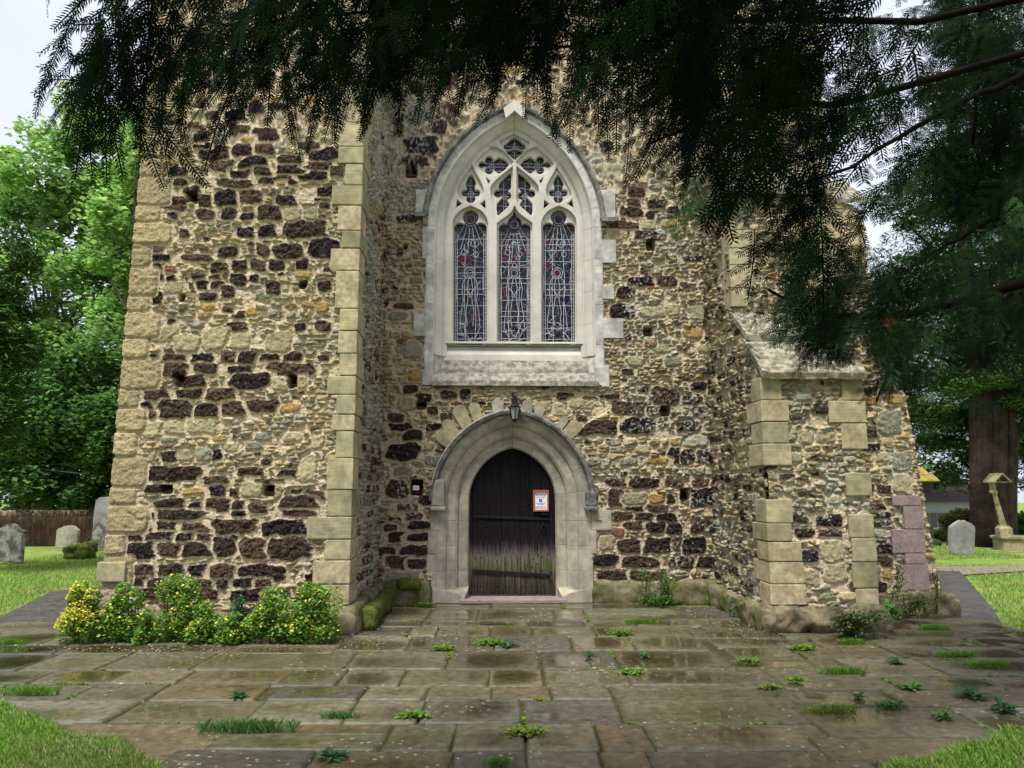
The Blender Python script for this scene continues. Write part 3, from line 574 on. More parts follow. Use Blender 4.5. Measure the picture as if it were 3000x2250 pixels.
st += crop([(1210,1140,120,70),(1210,870,90,50),(1210,1240,120,45),(1310,1510,110,55),(1200,1500,60,50),(1330,1210,60,60,'o'),(1340,1080,150,170,'g'),(1415,1340,130,130,'g'),(1415,1470,110,130,'b'),(1290,1300,80,60,'b')], 2000, 750, S1, D2)
st += crop([(1275,30,120,60),(1290,80,150,50),(1270,210,130,110),(1285,320,130,70),(1300,140,130,50,'b'),(1250,410,60,110,'g'),(1320,400,70,70,'o'),(1270,480,90,60)], 2000, 1500, S1, D2)
stonewall('upper_stage', (0, D2), (1, 0), (0, -1), XRc, XR3, zlist(0, ZT, 5.6), .010, st, (), 31, uhi=xr3, pal=[(2,'gg'),(2,'grey'),(3,'buff'),(1,'ochre'),(1.2,'pale'),(.8,'brown')], lichen=.25, parent=br, keep=kf, caps=[(XRc,.36),(xu,.36),(XR3,.48)])
# cores / returns so the masses are solid
MB().box(XRc+.07, XR2-.07, DF+.07, D2+.2, 0, zc-.03).build('core', M['mortar'], br)
cb = MB(); cb.box(XRc+.08, xu-.04, D2+.06, DW+2.5, zc-.2, ZT-.02); cb.box(xu-.04, xu2-.05, D2+.06, DW+2.5, zc, zu-.12-.3); cb.box(XR2-.3, P(2575,1062,D2).x-.05, D2+.06, DW+1.5, 0, zf1+.05); cb.box(XR2-.3, XR3t-.05, D2+.06, DW+1.5, 0, zf2-.03); cb.build('core', M['mortar'], br)
stonewall('flank_side', (XR2-.005, 0), (0, 1), (1, 0), DF, D2, zlist(0, zc, 9, .012), .014, courses(DF+.1, D2, .4, zc, rs, p=.4, kinds='dgb'), (), 37, pal=RUBD, parent=br)
stonewall('tower_side', (xu-.005, 0), (0, 1), (1, 0), D2, D2+3.5, zlist(P(2534,1000,D2).z, ZT, 0, .03, .03), .03, (), (), 39, pal=RUB, parent=br)
stonewall('flank_side', (XR3t+.0, 0), (0, 1), (1, 0), D2, D2+2.0, zlist(0, zf2, 0, .03, .03), .03, (), (), 41, pal=RUB, parent=br)
# sloping weathering slabs with white lichen
def slab(xa, xb, ya, za, yb, zb, th, name, m, parent, n=26):
    V = []; Q = []; rr = np.random.RandomState(int(za*100))
    k = 8
    for i in range(n+1):
        for j in range(k+1):
            x = xa+(xb-xa)*i/n; t = j/k; dzz = (vn(x*9, t*3, 4)-.5)*.03
            V.append((x, ya+(yb-ya)*t+(vn(x*12, 3.3, 7)-.5)*.03*(j == 0), za+(zb-za)*t+dzz))
    for i in range(n):
        for j in range(k): Q.append((i*(k+1)+j, (i+1)*(k+1)+j, (i+1)*(k+1)+j+1, i*(k+1)+j+1))
    N = len(V); top = list(V)
    V += [(x, y+.01, z-th) for x, y, z in top]; Q += [tuple(N+q for q in f[::-1]) for f in Q]
    for i in range(n): a, b = i*(k+1), (i+1)*(k+1); Q.append((b, a, a+N, b+N))
    for j in range(k): Q.append((j, j+1, j+1+N, j+N)); a = n*(k+1)+j; Q.append((a+1, a, a+N, a+1+N))
    return MB().add(V, Q).build(name, m, parent)
xe = P(2256, 1090, DF).x
zm = zc+(zr2-zc)*.5; ym = (DF+D2)/2
slab(XRc-.04, XR2+.05, DF-.12, zc+.02, ym+.02, zm+.10, .07, 'weathering_slab', M['lichen'], br)
slab(XRc-.03, XR2+.05, ym-.06, zm+.12, D2+.05, zr2+.12, .07, 'weathering_slab', M['lichen'], br)
slab(xu-.02, xu2+.05, D2-.05, zu-.12, D2+.5, zu+.35, .06, 'weathering_slab', M['lichen'], br)
zup = P(2380, 560, D2).z
slab(XRc-.02, xu+.06, D2-.13, zup, D2+.03, zup+.35, .08, 'weathering_slab', M['lichen'], br)
# ---- dressed quoins -----------------------------------------------------
def quoins(blocks, Xc, Yc, sx, m, parent, proud=.042, name='quoins', dep=(.26,.40)):
    """blocks (z0, z1, width); corner at Xc, Yc; sx=-1 block runs to -x"""
    for i, (z0, z1, w_) in enumerate(blocks):
        b = MB(); d_ = dep[i % 2]+((i*37)%5)*.012; proud = .038+((i*53)%7)*.0016; zz = (z0+.004, z1-.004)
        xs_ = sorted((Xc+(-sx)*proud, Xc+sx*w_))
        b.box(xs_[0], xs_[1], Yc-proud, Yc+d_, zz[0], zz[1], .011); b.build(name, (M['ashlar'], M['ashlar2'], M['ashlar3'], M['ashlar'])[(i*7+int(w_*100)) % 4], parent)
def yz(y, D): return P(1500, y, D).z
jl = [795,906,971,1037,1102,1157,1215,1263,1342,1435,1513,1579,1640,1710,1772]; wl = [(1015-x/S1)*DF/F for x in (2115,2150,2145,2160,2085,2150,2125,2155,2105,2115,1995,2110,2040,2085)]
bk = [(P(1020,jl[i+1],DF).z, P(1020,jl[i],DF).z, w_) for i, w_ in enumerate(wl)]
# above the transcribed blocks
z = bk[0][1]; i = 0
wt = [(1045-x)*DF/F for x in (968,1000,985,965,1003,980)]
while z < ZT: h = [.26,.21,.3,.24][i % 4]; bk.append((z, z+h, wt[i % 6])); z += h; i += 1
quoins(bk, XLc, DF, -1, M['ashlar'], bl, name='quoin')
def yb(ys, ws, px0): return [(P(px0,ys[i+1],DF).z, P(px0,ys[i],DF).z, w_) for i, w_ in enumerate(ws)]
cr1 = yb([1105,1173,1236,1299,1365], [x*DF/F for x in (54,72,67,72)], 2250)+yb([1462,1532,1586,1645,1710,1772], [x*DF/F for x in (66,60,86,90,92)], 2260)
quoins(cr1, XRc, DF, 1, M['ashlar'], br, name='quoin')
cr2 = yb([1105,1175,1240,1317], [x*DF/F for x in (56,100,66)], 2510)+yb([1384,1453], [.24], 2530)+yb([1505,1575,1645,1722,1776], [x*DF/F for x in (62,58,62,56)], 2540)
quoins(cr2, XR2, DF, -1, M['ashlar'], br, name='quoin')
def pq(y0, y1, x0, x1):
    a = P(x0, y1, D2); b = P(x1, y0, D2); MB().box(a.x, b.x+.02, D2-.045, D2+.35, a.z+.003, b.z-.003, .008).build('quoin', M['pink'], br)
pq(1451,1482,2610,2686); pq(1482,1550,2646,2692); pq(1550,1620,2611,2697); pq(1620,1652,2648,2701); pq(1652,1730,2628,2708)
# upper stage quoins (seen through the yew)
z = zr2+.15; i = 0
while z < ZT:
    h = [.24,.3,.22][i % 3]; w_ = [.16,.28,.2,.31][i % 4]
    for Xc, sx in ((xu, -1), (XRc, 1)):
        xs_ = sorted((Xc-sx*.04, Xc+sx*w_)); MB().box(xs_[0], xs_[1], D2-.042, D2+.25, z+.004, z+h-.004, .007).build('quoin', M['ashlar'], br)
    z += h; i += 1
# foot block of the far left corner
a = P(289, 1703, DF); b = P(376, 1645, DF); MB().box(a.x, b.x, DF-.06, DF+.3, a.z, b.z, .012).build('quoin', M['ashlar'], bl)
# ---- plinths -------------------------------------------------------------
def lump(name, x0, x1, y0, y1, z0, z1, m, parent, res=.03, amp=.03, rad=.06, seed=0):
    """a closed, rounded, noisy block of stone"""
    nx, ny, nzz = [max(2, int((b-a)/res)) for a, b in ((x0, x1), (y0, y1), (z0, z1))]
    V = []; Q = []
    def face(n1, n2, f):
        b0 = len(V)
        for i in range(n1+1):
            for j in range(n2+1): V.append(f(i/n1, j/n2))
        for i in range(n1):
            for j in range(n2): a = b0+i*(n2+1)+j; Q.append((a, a+n2+1, a+n2+2, a+1))
    face(nx, nzz, lambda s, t: (s, 0, t)); face(nx, nzz, lambda s, t: (1-s, 1, t)); face(ny, nzz, lambda s, t: (0, 1-s, t)); face(ny, nzz, lambda s, t: (1, s, t)); face(nx, ny, lambda s, t: (s, t, 1)); face(nx, ny, lambda s, t: (s, 1-t, 0))
    V = np.array(V); lo = np.array((x0, y0, z0)); sz = np.array((x1-x0, y1-y0, z1-z0)); Pn = lo+V*sz
    inn = np.clip(Pn, lo+rad, lo+sz-rad); d = Pn-inn; ln = np.linalg.norm(d, axis=1, keepdims=True); nrm = d/np.maximum(ln, 1e-6)
    mxd = rad
    Pn = inn+nrm*mxd*(ln > 1e-6)
    nzv = (fbm(Pn[:, 0]*6+Pn[:, 1]*5, Pn[:, 2]*8+Pn[:, 1]*6, seed, 4)-.5)*2*amp+(fbm(Pn[:, 0]*25+Pn[:, 1]*25, Pn[:, 2]*30, seed+3, 2)-.5)*amp*.6
    Pn = Pn+nrm*nzv[:, None]
    return npmesh(name, Pn, np.array(Q), m, parent, smooth=True)
zp = P(1800, 1700, DW).z
zq = P(2270, 1776, DF).z; zpl = P(1000, 1765, DF).z
dl = P(1264, 1760, DW).x; dr = P(1736, 1760, DW).x
lump('plinth', XLc-.1, dl, DW-.14, DW+.1, -.05, zp, M['plinth'], church, seed=1); lump('plinth', dr, XRc+.1, DW-.14, DW+.1, -.05, zp, M['plinth'], church, seed=2)
lump('plinth', XLc-.15, XLc+.15, DF-.10, DW-.05, -.05, zpl*.95, M['plinth'], bl, seed=3); lump('plinth', XLo(0)-.1, XLc+.14, DF-.16, DF+.15, -.05, .22, M['rough'], bl, seed=4)
lump('plinth', XRc-.17, XRc+.1, DF-.14, DW-.05, -.05, zq*.98, M['plinth'], br, seed=5, amp=.055); lump('plinth', XRc-.16, XR2+.12, DF-.17, DF+.2, -.05, zq, M['rough'], br, seed=6, amp=.075, rad=.10)
lump('plinth', XR2-.05, XR3+.14, D2-.16, D2+.5, -.05, P(2700,1735,D2).z, M['rough'], br, seed=7, amp=.07, rad=.10)
# ---- putlog vents ---------------------------------------------------------
def vent(cx, cz, w_, h_, D, parent, m=None):
    b = MB(); z0 = cz-h_*.5; hh = h_*.36; n = 2; w_ = w_*.8; D = D+.075
    for i in range(n+1): b.box(cx-w_*.5, cx+w_*.5, D-.0, D+.10, z0+hh*i/n-.006, z0+hh*i/n+.007)
    for i in (-.5, 0, .5): b.box(cx+w_*i-.006, cx+w_*i+.006, D+.008, D+.10, z0, z0+hh)
    b.build('air_brick', m or M['brick'], parent)
for i in (0, 1, 2, 3, 4, 5, 6): h = HOLES_C[i]; vent(*h, DW, church)
for h in HOLES_L[:7]: vent(*h, DF, bl)
# ---- fan of voussoirs above the door --------------------------------------
def vouss(px, py, w_, h_, rot, m, name='relieving_voussoir'):
    c = P(px, py, DW); k = DW/F; b = MB(); r = math.radians(rot); rr = random.Random(px)
    pl = []
    for x, z in [(-.36,-.5),(0,-.52),(.36,-.5),(.46,.35),(.3,.5),(0,.55),(-.3,.5),(-.46,.35)]:
        x = x*w_*k*(1+rr.uniform(-.06,.06)); z = z*h_*k*(1+rr.uniform(-.06,.06)); pl.append((c.x+x*math.cos(r)-z*math.sin(r), c.z+x*math.sin(r)+z*math.cos(r)))
    b.prism(pl, DW-.05-rr.random()*.01, DW+.1).build(name, m, church)
for a in [(1309,1291,40,72,48),(1326,1263,38,72,38),(1356,1225,44,74,28),(1395,1212,34,60,16),(1459,1201,38,58,6),(1543,1203,34,58,-8),(1578,1212,30,44,-20),(1672,1263,46,66,-43),(1640,1248,26,58,-37)]:
    vouss(*a, M['ashlar'] if a[0] < 1400 or a[0] > 1660 else M['doorst'])
k = WIN.k; GW = (-.25,-.5,-.75,0,.13,.27,.41,.56,.7,.85,.999)
win = arch_sweep(WIN, [(0,.20),(0,.155),(9*k,.135),(14*k,.10),(30*k,.035),(32*k,.0),(35*k,-.03),(56*k,-.045),(60*k,-.035),(60*k,.1)], 'window', M['limeb'], church, 28, zb=P(1500,1128,DW).z, groove=GW)
# inner whiter order
arch_sweep(WIN, [(-2*k,.24),(-2*k,.145),(8*k,.125),(13*k,.085),(29*k,.02),(31*k,-.006),(34*k,-.0345),(36*k,-.035)], 'inner_frame', M['lime'], win, 28, zb=P(1500,1040,DW).z, groove=GW)
# hood mould with label stops
zst = P(1500, 640, DW).z
arch_sweep(WIN, [(57*k,-.03),(57*k,-.07),(62*k,-.10),(69*k,-.105),(73*k,-.06),(74*k,.05)], 'hood_mould', M['hood'], win, 28, zb=zst)
kz = []
b = MB(); c_ = WIN.cx
ap = WIN.zs+WIN.rise(66*k); b.prism([(c_-.16,ap-.10),(c_,ap+.03),(c_+.16,ap-.10),(c_+.13,ap-.26),(c_,ap-.14),(c_-.13,ap-.26)], DW-.12, DW-.03).build('apex_stone', M['lime'], win)
for x0, x1, y0, y1 in ((1218,1252,560,630),(1760,1800,560,645)):
    a = P(x0, y1, DW); q = P(x1, y0, DW); MB().box(a.x, q.x, DW-.05, DW+.1, a.z, q.z, .006).build('label_stop', M['limeb'], win)
    MB().prism([(a.x-.02,a.z+.0),(q.x+.03,a.z),(q.x+.03,a.z-.03),(q.x-.02,a.z-.06),(a.x,a.z-.06)], DW-.13, DW-.0).build('label_stop', M['hood'], win)
# long-and-short jamb blocks
for x0, x1, y0, y1 in ((1757,1803,705,772),(1757,1797,838,878),(1757,1824,935,992),(1212,1252,921,986),(1237,1252,640,760),(1236,1262,1083,1129),(1762,1783,1070,1134),(1244,1252,860,921)):
    a = P(x0, y1, DW); q = P(x1, y0, DW); MB().box(a.x, q.x, DW-.043, DW+.1, a.z, q.z, .005).build('jamb_block', M['limeb'], win)
# sill courses
def zz(y): return P(1507, y, DW).z
def xx(px): return P(px, 1080, DW).x
def sillp(x0, x1, prof, name, m):
    V = []; n = 20
    for i in range(n+1):
        x = x0+(x1-x0)*i/n
        for (y, z) in prof: V.append((x, DW+y, z))
    kk = len(prof); Q = [(i*kk+j, (i+1)*kk+j, (i+1)*kk+j+1, i*kk+j+1) for i in range(n) for j in range(kk-1)]
    b = MB().add(V, Q); b.add([(x0, DW+y, z) for y, z in prof], [tuple(range(kk))]); b.add([(x1, DW+y, z) for y, z in prof], [tuple(range(kk))[::-1]]); b.build(name, m, win)
sillp(xx(1288), xx(1726), [(.30,zz(1003)),(.21,zz(1008)),(.145,zz(1034)),(.14,zz(1051)),(.20,zz(1051))], 'sill', M['lime'])
sillp(xx(1290), xx(1726), [(.25,zz(1052)),(.12,zz(1052)),(.05,zz(1081)),(.045,zz(1090)),(.2,zz(1090))], 'sill', M['sill'])
sillp(xx(1268), xx(1750), [(.25,zz(1091)),(.03,zz(1091)),(-.075,zz(1118)),(-.08,zz(1132)),(.1,zz(1134))], 'sill', M['sill'])
# sloped stools below each light
# ---- tracery plates
BOT = 2690
A1 = smooth([[(398,BOT),(398,1400)], [(398,1400),(415,1335),(480,1262),(585,1212)], [(585,1212),(690,1262),(752,1335),(772,1400)], [(772,1400),(772,BOT)]])
A2 = smooth([[(872,BOT),(872,1400)], [(872,1400),(912,1368),(978,1322),(1030,1275),(1060,1212)], [(1060,1212),(1090,1275),(1142,1322),(1208,1368),(1248,1400)], [(1248,1400),(1248,BOT)]])
A4 = smooth([[(588,745),(635,850),(690,945),(722,1030),(715,1090),(680,1140),(635,1172),(587,1182),(530,1170),(478,1135),(448,1080),(452,1020),(480,955),(530,870),(588,745)]])
A5 = smooth([[(1037,790),(1037,1140)], [(1037,1140),(1016,1192),(958,1250),(874,1322)], [(874,1322),(842,1250),(822,1170),(804,1080),(808,1005),(860,938),(950,862),(1037,790)]])
A6 = smooth([[(1046,742),(970,650),(880,588),(795,578),(715,612),(658,690),(645,760),(690,825),(765,872),(850,880),(940,835),(1046,742)]])
A7 = smooth([[(1060,722),(990,655),(930,592),(903,530),(912,478),(975,420),(1060,372)], [(1060,372),(1145,420),(1208,478),(1217,530),(1190,592),(1130,655),(1060,722)]])
SP = [[(752,905),(797,945),(776,972)], [(444,1145),(492,1190),(428,1228)], [(742,1150),(748,1240),(690,1192)]]
F1h = ray_union((582,1430), [(585,1320,84),(470,1440,64),(695,1440,64),(583,1420,72)], [[(405,1452),(758,1452),(758,1500),(405,1500)],[(585,1228),(560,1250),(585,1330),(612,1250)]], 120, math.pi, 2*math.pi)
F1h = [(405,BOT)]+[(min(758,max(405,x)), y) for x, y in F1h if y < 1429]+[(758,1430),(758,BOT)]
F2h = ray_union((1060,1430), [(948,1446,62),(1172,1446,62),(1060,1430,88)], [[(1060,1245),(1082,1298),(1122,1330),(1142,1385),(1060,1440),(978,1385),(998,1330),(1038,1298)],[(885,1452),(1232,1452),(1232,1500),(885,1500)]], 120, math.pi, 2*math.pi)
F2h = [(885,BOT)]+[(min(1232,max(885,x)), y) for x, y in F2h if y < 1429]+[(1232,1430),(1232,BOT)]
F4 = ray_union((587,1052), [(524,1055,37),(652,1055,37),(587,1115,50),(587,1010,46)], [[(588,850),(622,895),(646,960),(587,1052),(528,965),(552,900)]], 90)
F5 = ray_union((945,1082), [(880,1062,44),(982,1085,42),(905,1180,38),(972,1182,34)], [[(1022,835),(1022,1010),(945,1082),(884,1000),(895,945),(960,878)],[(945,1082),(1003,1190),(962,1250),(878,1312),(866,1230),(872,1170)]], 110)
F6 = ray_union((800,757), [(708,750,36),(785,700,44),(785,808,44)], [[(1003,746),(955,690),(892,663),(838,700),(800,757),(838,812),(890,848),(950,815)]], 110)
F7 = ray_union((1060,570), [(976,555,34),(1144,555,34)], [[(1060,452),(1108,478),(1143,520),(1060,570),(977,520),(1012,478)],[(1060,700),(1000,655),(960,600),(1060,570),(1160,600),(1120,655)]], 110)
oA = WIN.path(4*k, 28, zb=T((0,2685))[1]); oB = WIN.path(8*k, 28, zb=T((0,2705))[1])
def TT(l): return [T(p) for p in l]
BIG = [A1, A2, mir(A1), A4, mir(A4), A5, mir(A5), A6, mir(A6), A7]+SP+[mir(s) for s in SP]
FOIL = [F1h, F2h, mir(F1h), F4, mir(F4), F5, mir(F5), F6, mir(F6), F7]+SP+[mir(s) for s in SP]
def closed(l, zb): return l
# make hole bottoms finish just above the plate foot
BIGt = [[(x, max(z, oA[0][1]+.03)) for x, z in TT(l)] for l in BIG]; FOILt = [[(x, max(z, oB[0][1]+.02)) for x, z in TT(l)] for l in FOIL]
plate('tracery', oA, BIGt, DW+.125, .09, .009, M['lime'], win)
plate('tracery', oB, FOILt, DW+.185, .07, .006, M['lime'], win)
# stained glass behind, lead cames as thin strips
G_ = WIN.path(4*k, 20, zb=T((0,2690))[1]); MB().prism(G_[::-1], DW+.262, DW+.275).build('stained_glass', M['glass'], win)
MB().box(WIN.cx-1.4, WIN.cx+1.4, DW+.9, DW+.95, WIN.zb-.6, WIN.zs+2).build('dark_interior', M['darkhole'], win)  # near-black panel: darkness of the unlit room put into its colour
lead = MB()
def strip(pts, w_=.0031):
    pts = [T(p) for p in pts]
    for i in range(len(pts)-1):
        (x1, z1), (x2, z2) = pts[i], pts[i+1]; dx, dz = x2-x1, z2-z1; l_ = math.hypot(dx, dz) or 1; nx, nz_ = -dz/l_*w_, dx/l_*w_
        lead.add([(x1+nx, DW+.256, z1+nz_), (x2+nx, DW+.256, z2+nz_), (x2-nx, DW+.256, z2-nz_), (x1-nx, DW+.256, z1-nz_), (x1, DW+.262, z1), (x2, DW+.262, z2)], [(0,1,2,3),(0,4,5,1),(3,2,5,4)])
def circ(x, y, r, n=18): strip([(x+r*math.cos(2*math.pi*i/n), y+r*math.sin(2*math.pi*i/n)) for i in range(n+1)])
rl = random.Random(21)
for li, (x0, x1) in enumerate(((405,758),(885,1232),(1362,1715))):
    xc = (x0+x1)/2; ww = x1-x0
    for x in (x0+14, x0+34, x1-34, x1-14): strip([(x, 1450), (x, 2690)])
    for x in (x0+ww*.33, x0+ww*.66): strip([(x+rl.uniform(-8,8), 1450+rl.uniform(0,200)) if i == 0 else (x+rl.uniform(-10,10), 1500+i*230) for i in range(6)])
    for y in range(1480, 2690, 60): strip([(x0, y+rl.uniform(-6,6)), (x1, y+rl.uniform(-6,6))]) if rl.random() < .6 else None
    for y in range(1500, 2690, 38):
        strip([(x0, y), (x0+34, y)], .0022); strip([(x1-34, y), (x1, y)], .0022)
    # canopy rings and rays
    cy = 1320 if li != 1 else 1380
    for r_ in ((50, 74) if li != 1 else (40,)): circ(xc, cy, r_)
    for a in range(0, 180, 30): t = math.radians(a+8); strip([(xc+60*math.cos(t), cy+75*abs(math.sin(t))+20), (xc+(ww*.46)*math.cos(t*1.02), cy+150+220*abs(math.sin(t)))])
    circ(xc+rl.uniform(-60,60), 1580, 44); circ(xc+rl.uniform(-60,60), 1580, 22); circ(xc-70, 1680, 30); circ(xc+60, 1700, 26)
    if li == 1: [circ(x, y, 22) for x, y in ((1010,1780),(1100,1740),(1060,1820))]
    # standing figure: head, shoulders and robe folds
    hx = xc+(-5, 0, -15)[li]; circ(hx, 1905, 36); circ(hx, 1905, 60)
    for s in (-1, 1):
        strip([(hx+s*26,1940),(hx+s*70,1985),(hx+s*88,2080),(hx+s*72,2200),(hx+s*96,2340),(hx+s*110,2500),(hx+s*60,2600)])
        strip([(hx+s*10,1945),(hx+s*30,2060),(hx+s*20,2180),(hx+s*44,2330),(hx+s*30,2480)])
        strip([(hx+s*70,2060),(hx+s*20,2110),(hx-s*10,2170)]); strip([(hx+s*150,1850),(hx+s*140,2000),(hx+s*150,2200)])
    for i in range(10):
        a, b2 = rl.uniform(x0+20, x1-20), rl.uniform(2420, 2640); strip([(a, b2), (a+rl.uniform(-70,70), b2+rl.uniform(-60,60)), (a+rl.uniform(-110,110), b2+rl.uniform(-90,50))])
    for i in range(12):
        a, b2 = rl.uniform(x0+20, x1-20), rl.uniform(1480, 1860); strip([(a, b2), (a+rl.uniform(-70,70), b2+rl.uniform(-60,60))])
for l in (F4, mir(F4), F5, mir(F5), F6, mir(F6), F7):
    xs_ = [p[0] for p in l]; ys_ = [p[1] for p in l]; cx, cy = sum(xs_)/len(l), sum(ys_)/len(l)
    strip([(cx, min(ys_)), (cx, max(ys_))]); strip([(min(xs_), cy), (max(xs_), cy)]); circ(cx, cy, 30)
    for q in (.3, .7): strip([(min(xs_), min(ys_)+(max(ys_)-min(ys_))*q), (max(xs_), min(ys_)+(max(ys_)-min(ys_))*(q+.05))])
for v in lead.v[:]: pass
lead.build('lead_cames', M['leadline'], win)
# ================================================================ door
kd = DOOR.k
ds = arch_sweep(DOOR, [(0,.34),(0,.20),(4*kd,.165),(30*kd,.145),(33*kd,.10),(40*kd,.075),(46*kd,.07),(62*kd,.05),(66*kd,.02),(74*kd,-.005),(88*kd,-.02),(94*kd,-.035),(100*kd,-.03),(100*kd,.1)], 'door_surround', M['doorst'], church, 24, zb=0.0, groove=(-.2,-.45,-.7,-.95,.08,.27,.5,.72,.999))
arch_sweep(DOOR, [(96*kd,-.03),(96*kd,-.06),(101*kd,-.105),(108*kd,-.115),(114*kd,-.09),(117*kd,.05)], 'hood_mould', M['hood'], ds, 24, zb=P(1500,1440,DW).z)
for (x0, x1, y0, y1, m_) in ((1265,1304,1405,1482,'doorst'),(1714,1744,1440,1482,'hood')):
    a = P(x0, y1, DW); q = P(x1, y0, DW); MB().box(a.x, q.x, DW-.11, DW+.1, a.z, q.z, .02).build('label_stop', M[m_], ds); MB().box(a.x-.015, q.x+.02, DW-.13, DW+.05, a.z-.06, a.z-.003, .02).build('label_stop', M[m_], ds)
# outer jamb blocks
for x0, x1, y0, y1 in ((1262,1284,1497,1553),(1254,1278,1553,1622),(1251,1276,1622,1700),(1262,1276,1700,1772),(1732,1790,1494,1553),(1728,1746,1553,1622),(1728,1736,1622,1772)):
    a = P(x0, y1, DW); q = P(x1, y0, DW); MB().box(a.x, q.x, DW-.04, DW+.12, max(0,a.z+.003), q.z-.003, .006).build('jamb_block', M['doorst'], ds)
for s, (x0, x1) in (( -1, (1266,1371)), (1, (1637,1734))):      # chamfer stops at the foot
    a = P(x0, 1772, DW).x; q = P(x1, 1772, DW).x; zt = P(x0, 1722, DW).z
    inner = q if s < 0 else a; outer = a if s < 0 else q
    MB().add([(outer,DW-.05,0),(inner,DW-.05,0),(inner,DW+.2,0),(outer,DW+.2,0),(outer,DW-.05,zt),(inner+s*.16,DW-.05,zt-.06),(inner+s*.05,DW-.05,zt*.35),(inner,DW+.10,zt-.02),(inner,DW+.2,zt),(outer,DW+.2,zt)],
      [(0,1,6,5,4),(1,2,8,7,6),(6,7,5),(4,5,7,8,9),(0,4,9,3)]).build('chamfer_stop', M['doorst'], ds)
MB().box(P(1371,1700,DW).x-.1, P(1637,1700,DW).x+.1, DW-.12, DW+.5, .0, .045, .008).build('threshold', M['pink'], ds)
YD = DW+.22
door = MB().prism([(x, z) for x, z in DOOR.path(5*kd, 20, zb=.06)][::-1], YD+.05, YD+.09).build('door', M['boards'], church)
def topz(x, d=4*kd):
    dx = abs(x-DOOR.cx); R = DOOR.a+DOOR.c+d
    return DOOR.zs+math.sqrt(max(0, R*R-(dx+DOOR.c)**2))
xs_ = [P(1000+x/S1, 1600, YD).x for x in (848,924,1036,1160,1222,1290,1352)]
for i in range(len(xs_)-1):
    a, c2 = xs_[i]+.0025, xs_[i+1]-.0025; n = 8; pl = [(a, .075), (c2, .075)]+[(c2+(a-c2)*j/n, topz(c2+(a-c2)*j/n)-.015) for j in range(n+1)]
    MB().prism(pl, YD+.01+.004*(i % 2), YD+.048).build('plank', M['boards'], door)
# ledge strips at both edges
for a, c2 in ((DOOR.cx-DOOR.a+.003, xs_[0]-.003), (xs_[-1]+.003, DOOR.cx+DOOR.a-.003)):
    MB().prism([(a,.075),(c2,.075),(c2,topz(c2)-.02 if abs(c2-DOOR.cx) < DOOR.a-.02 else DOOR.zs),(a,topz(a)-.02 if abs(a-DOOR.cx) < DOOR.a-.02 else DOOR.zs)], YD-.005, YD+.048).build('edge_post', M['boards'], door)
def strap(p0, p1, h_, m_=M['iron']):
    a = P(*p0, YD); q = P(*p1, YD); b = MB(); n = 14
    for i in range(n):
        t, t2 = i/n, (i+1)/n; x, x2 = a.x+(q.x-a.x)*t, a.x+(q.x-a.x)*t2; z, z2 = a.z+(q.z-a.z)*t, a.z+(q.z-a.z)*t2
        hh = h_*(1-.25*t); h2 = h_*(1-.25*t2)
        b.add([(x,YD-.006,z-hh),(x2,YD-.006,z2-h2),(x2,YD-.006,z2+h2),(x,YD-.006,z+hh),(x,YD+.012,z-hh),(x2,YD+.012,z2-h2),(x2,YD+.012,z2+h2),(x,YD+.012,z+hh)],[(0,1,2,3),(3,2,6,7),(0,4,5,1)])
        if i % 2: b.tube([(x, YD-.014, z), (x, YD, z)], .009, 8)
    return b.build('strap_hinge', m_, door)
strap((1385,1512),(1617,1521),.021); s2 = strap((1385,1673),(1612,1686),.024)
b = MB(); a = P(1608, 1686, YD); b.tube([(a.x-.02,YD-.01,a.z-.04),(a.x+.03,YD-.01,a.z-.05),(a.x+.03,YD-.01,a.z-.09),(a.x-.01,YD-.01,a.z-.1)], .007, 6).tube([(a.x-.02,YD-.01,a.z+.0),(a.x+.03,YD-.01,a.z+.02),(a.x+.035,YD-.01,a.z+.06)], .008, 6); b.build('hook', M['iron'], door)
st_ = MB(); rr = random.Random(3)
for i in range(len(xs_)-1):
    for f in (.25, .75):
        x = xs_[i]+(xs_[i+1]-xs_[i])*f; z = .18
        while z < topz(x)-.12:
            if rr.random() < .7: X_ = x+rr.uniform(-.01,.01); st_.add([(X_-.008,YD+.008,z-.008),(X_+.008,YD+.008,z-.008),(X_+.008,YD+.008,z+.008),(X_-.008,YD+.008,z+.008),(X_,YD-.004,z)],[(0,1,4),(1,2,4),(2,3,4),(3,0,4)])
            z += rr.uniform(.10,.2)
st_.build('nail_heads', M['iron'], door)
c = P(1592, 1546, YD); pts = [(c.x+.033*math.sin(2*math.pi*i/18), YD-.015-.006*math.cos(2*math.pi*i/18), c.z-.033*math.cos(2*math.pi*i/18)) for i in range(19)]
b = MB().tube(pts, .0065, 7, caps=False); b.tube([(c.x,YD+.01,c.z+.04),(c.x,YD-.02,c.z+.04)], .012, 8); b.tube([(c.x-.01,YD-.012,c.z+.042),(c.x-.014,YD-.014,c.z+.085),(c.x+.012,YD-.014,c.z+.06)], .007, 6); b.build('ring_handle', M['iron'], door)
c = P(1596, 1506, YD); MB().tube([(c.x-.05,YD,c.z+.03),(c.x-.05,YD-.03,c.z),(c.x+.05,YD-.03,c.z-.003),(c.x+.06,YD,c.z+.03)], .007, 7).build('latch', M['iron'], door)
c = P(1613, 1569, YD); MB().tube([(c.x,YD+.0,c.z+.018),(c.x,YD+.0,c.z-.02)], .007, 6).build('keyhole_plate', M['iron'], door)
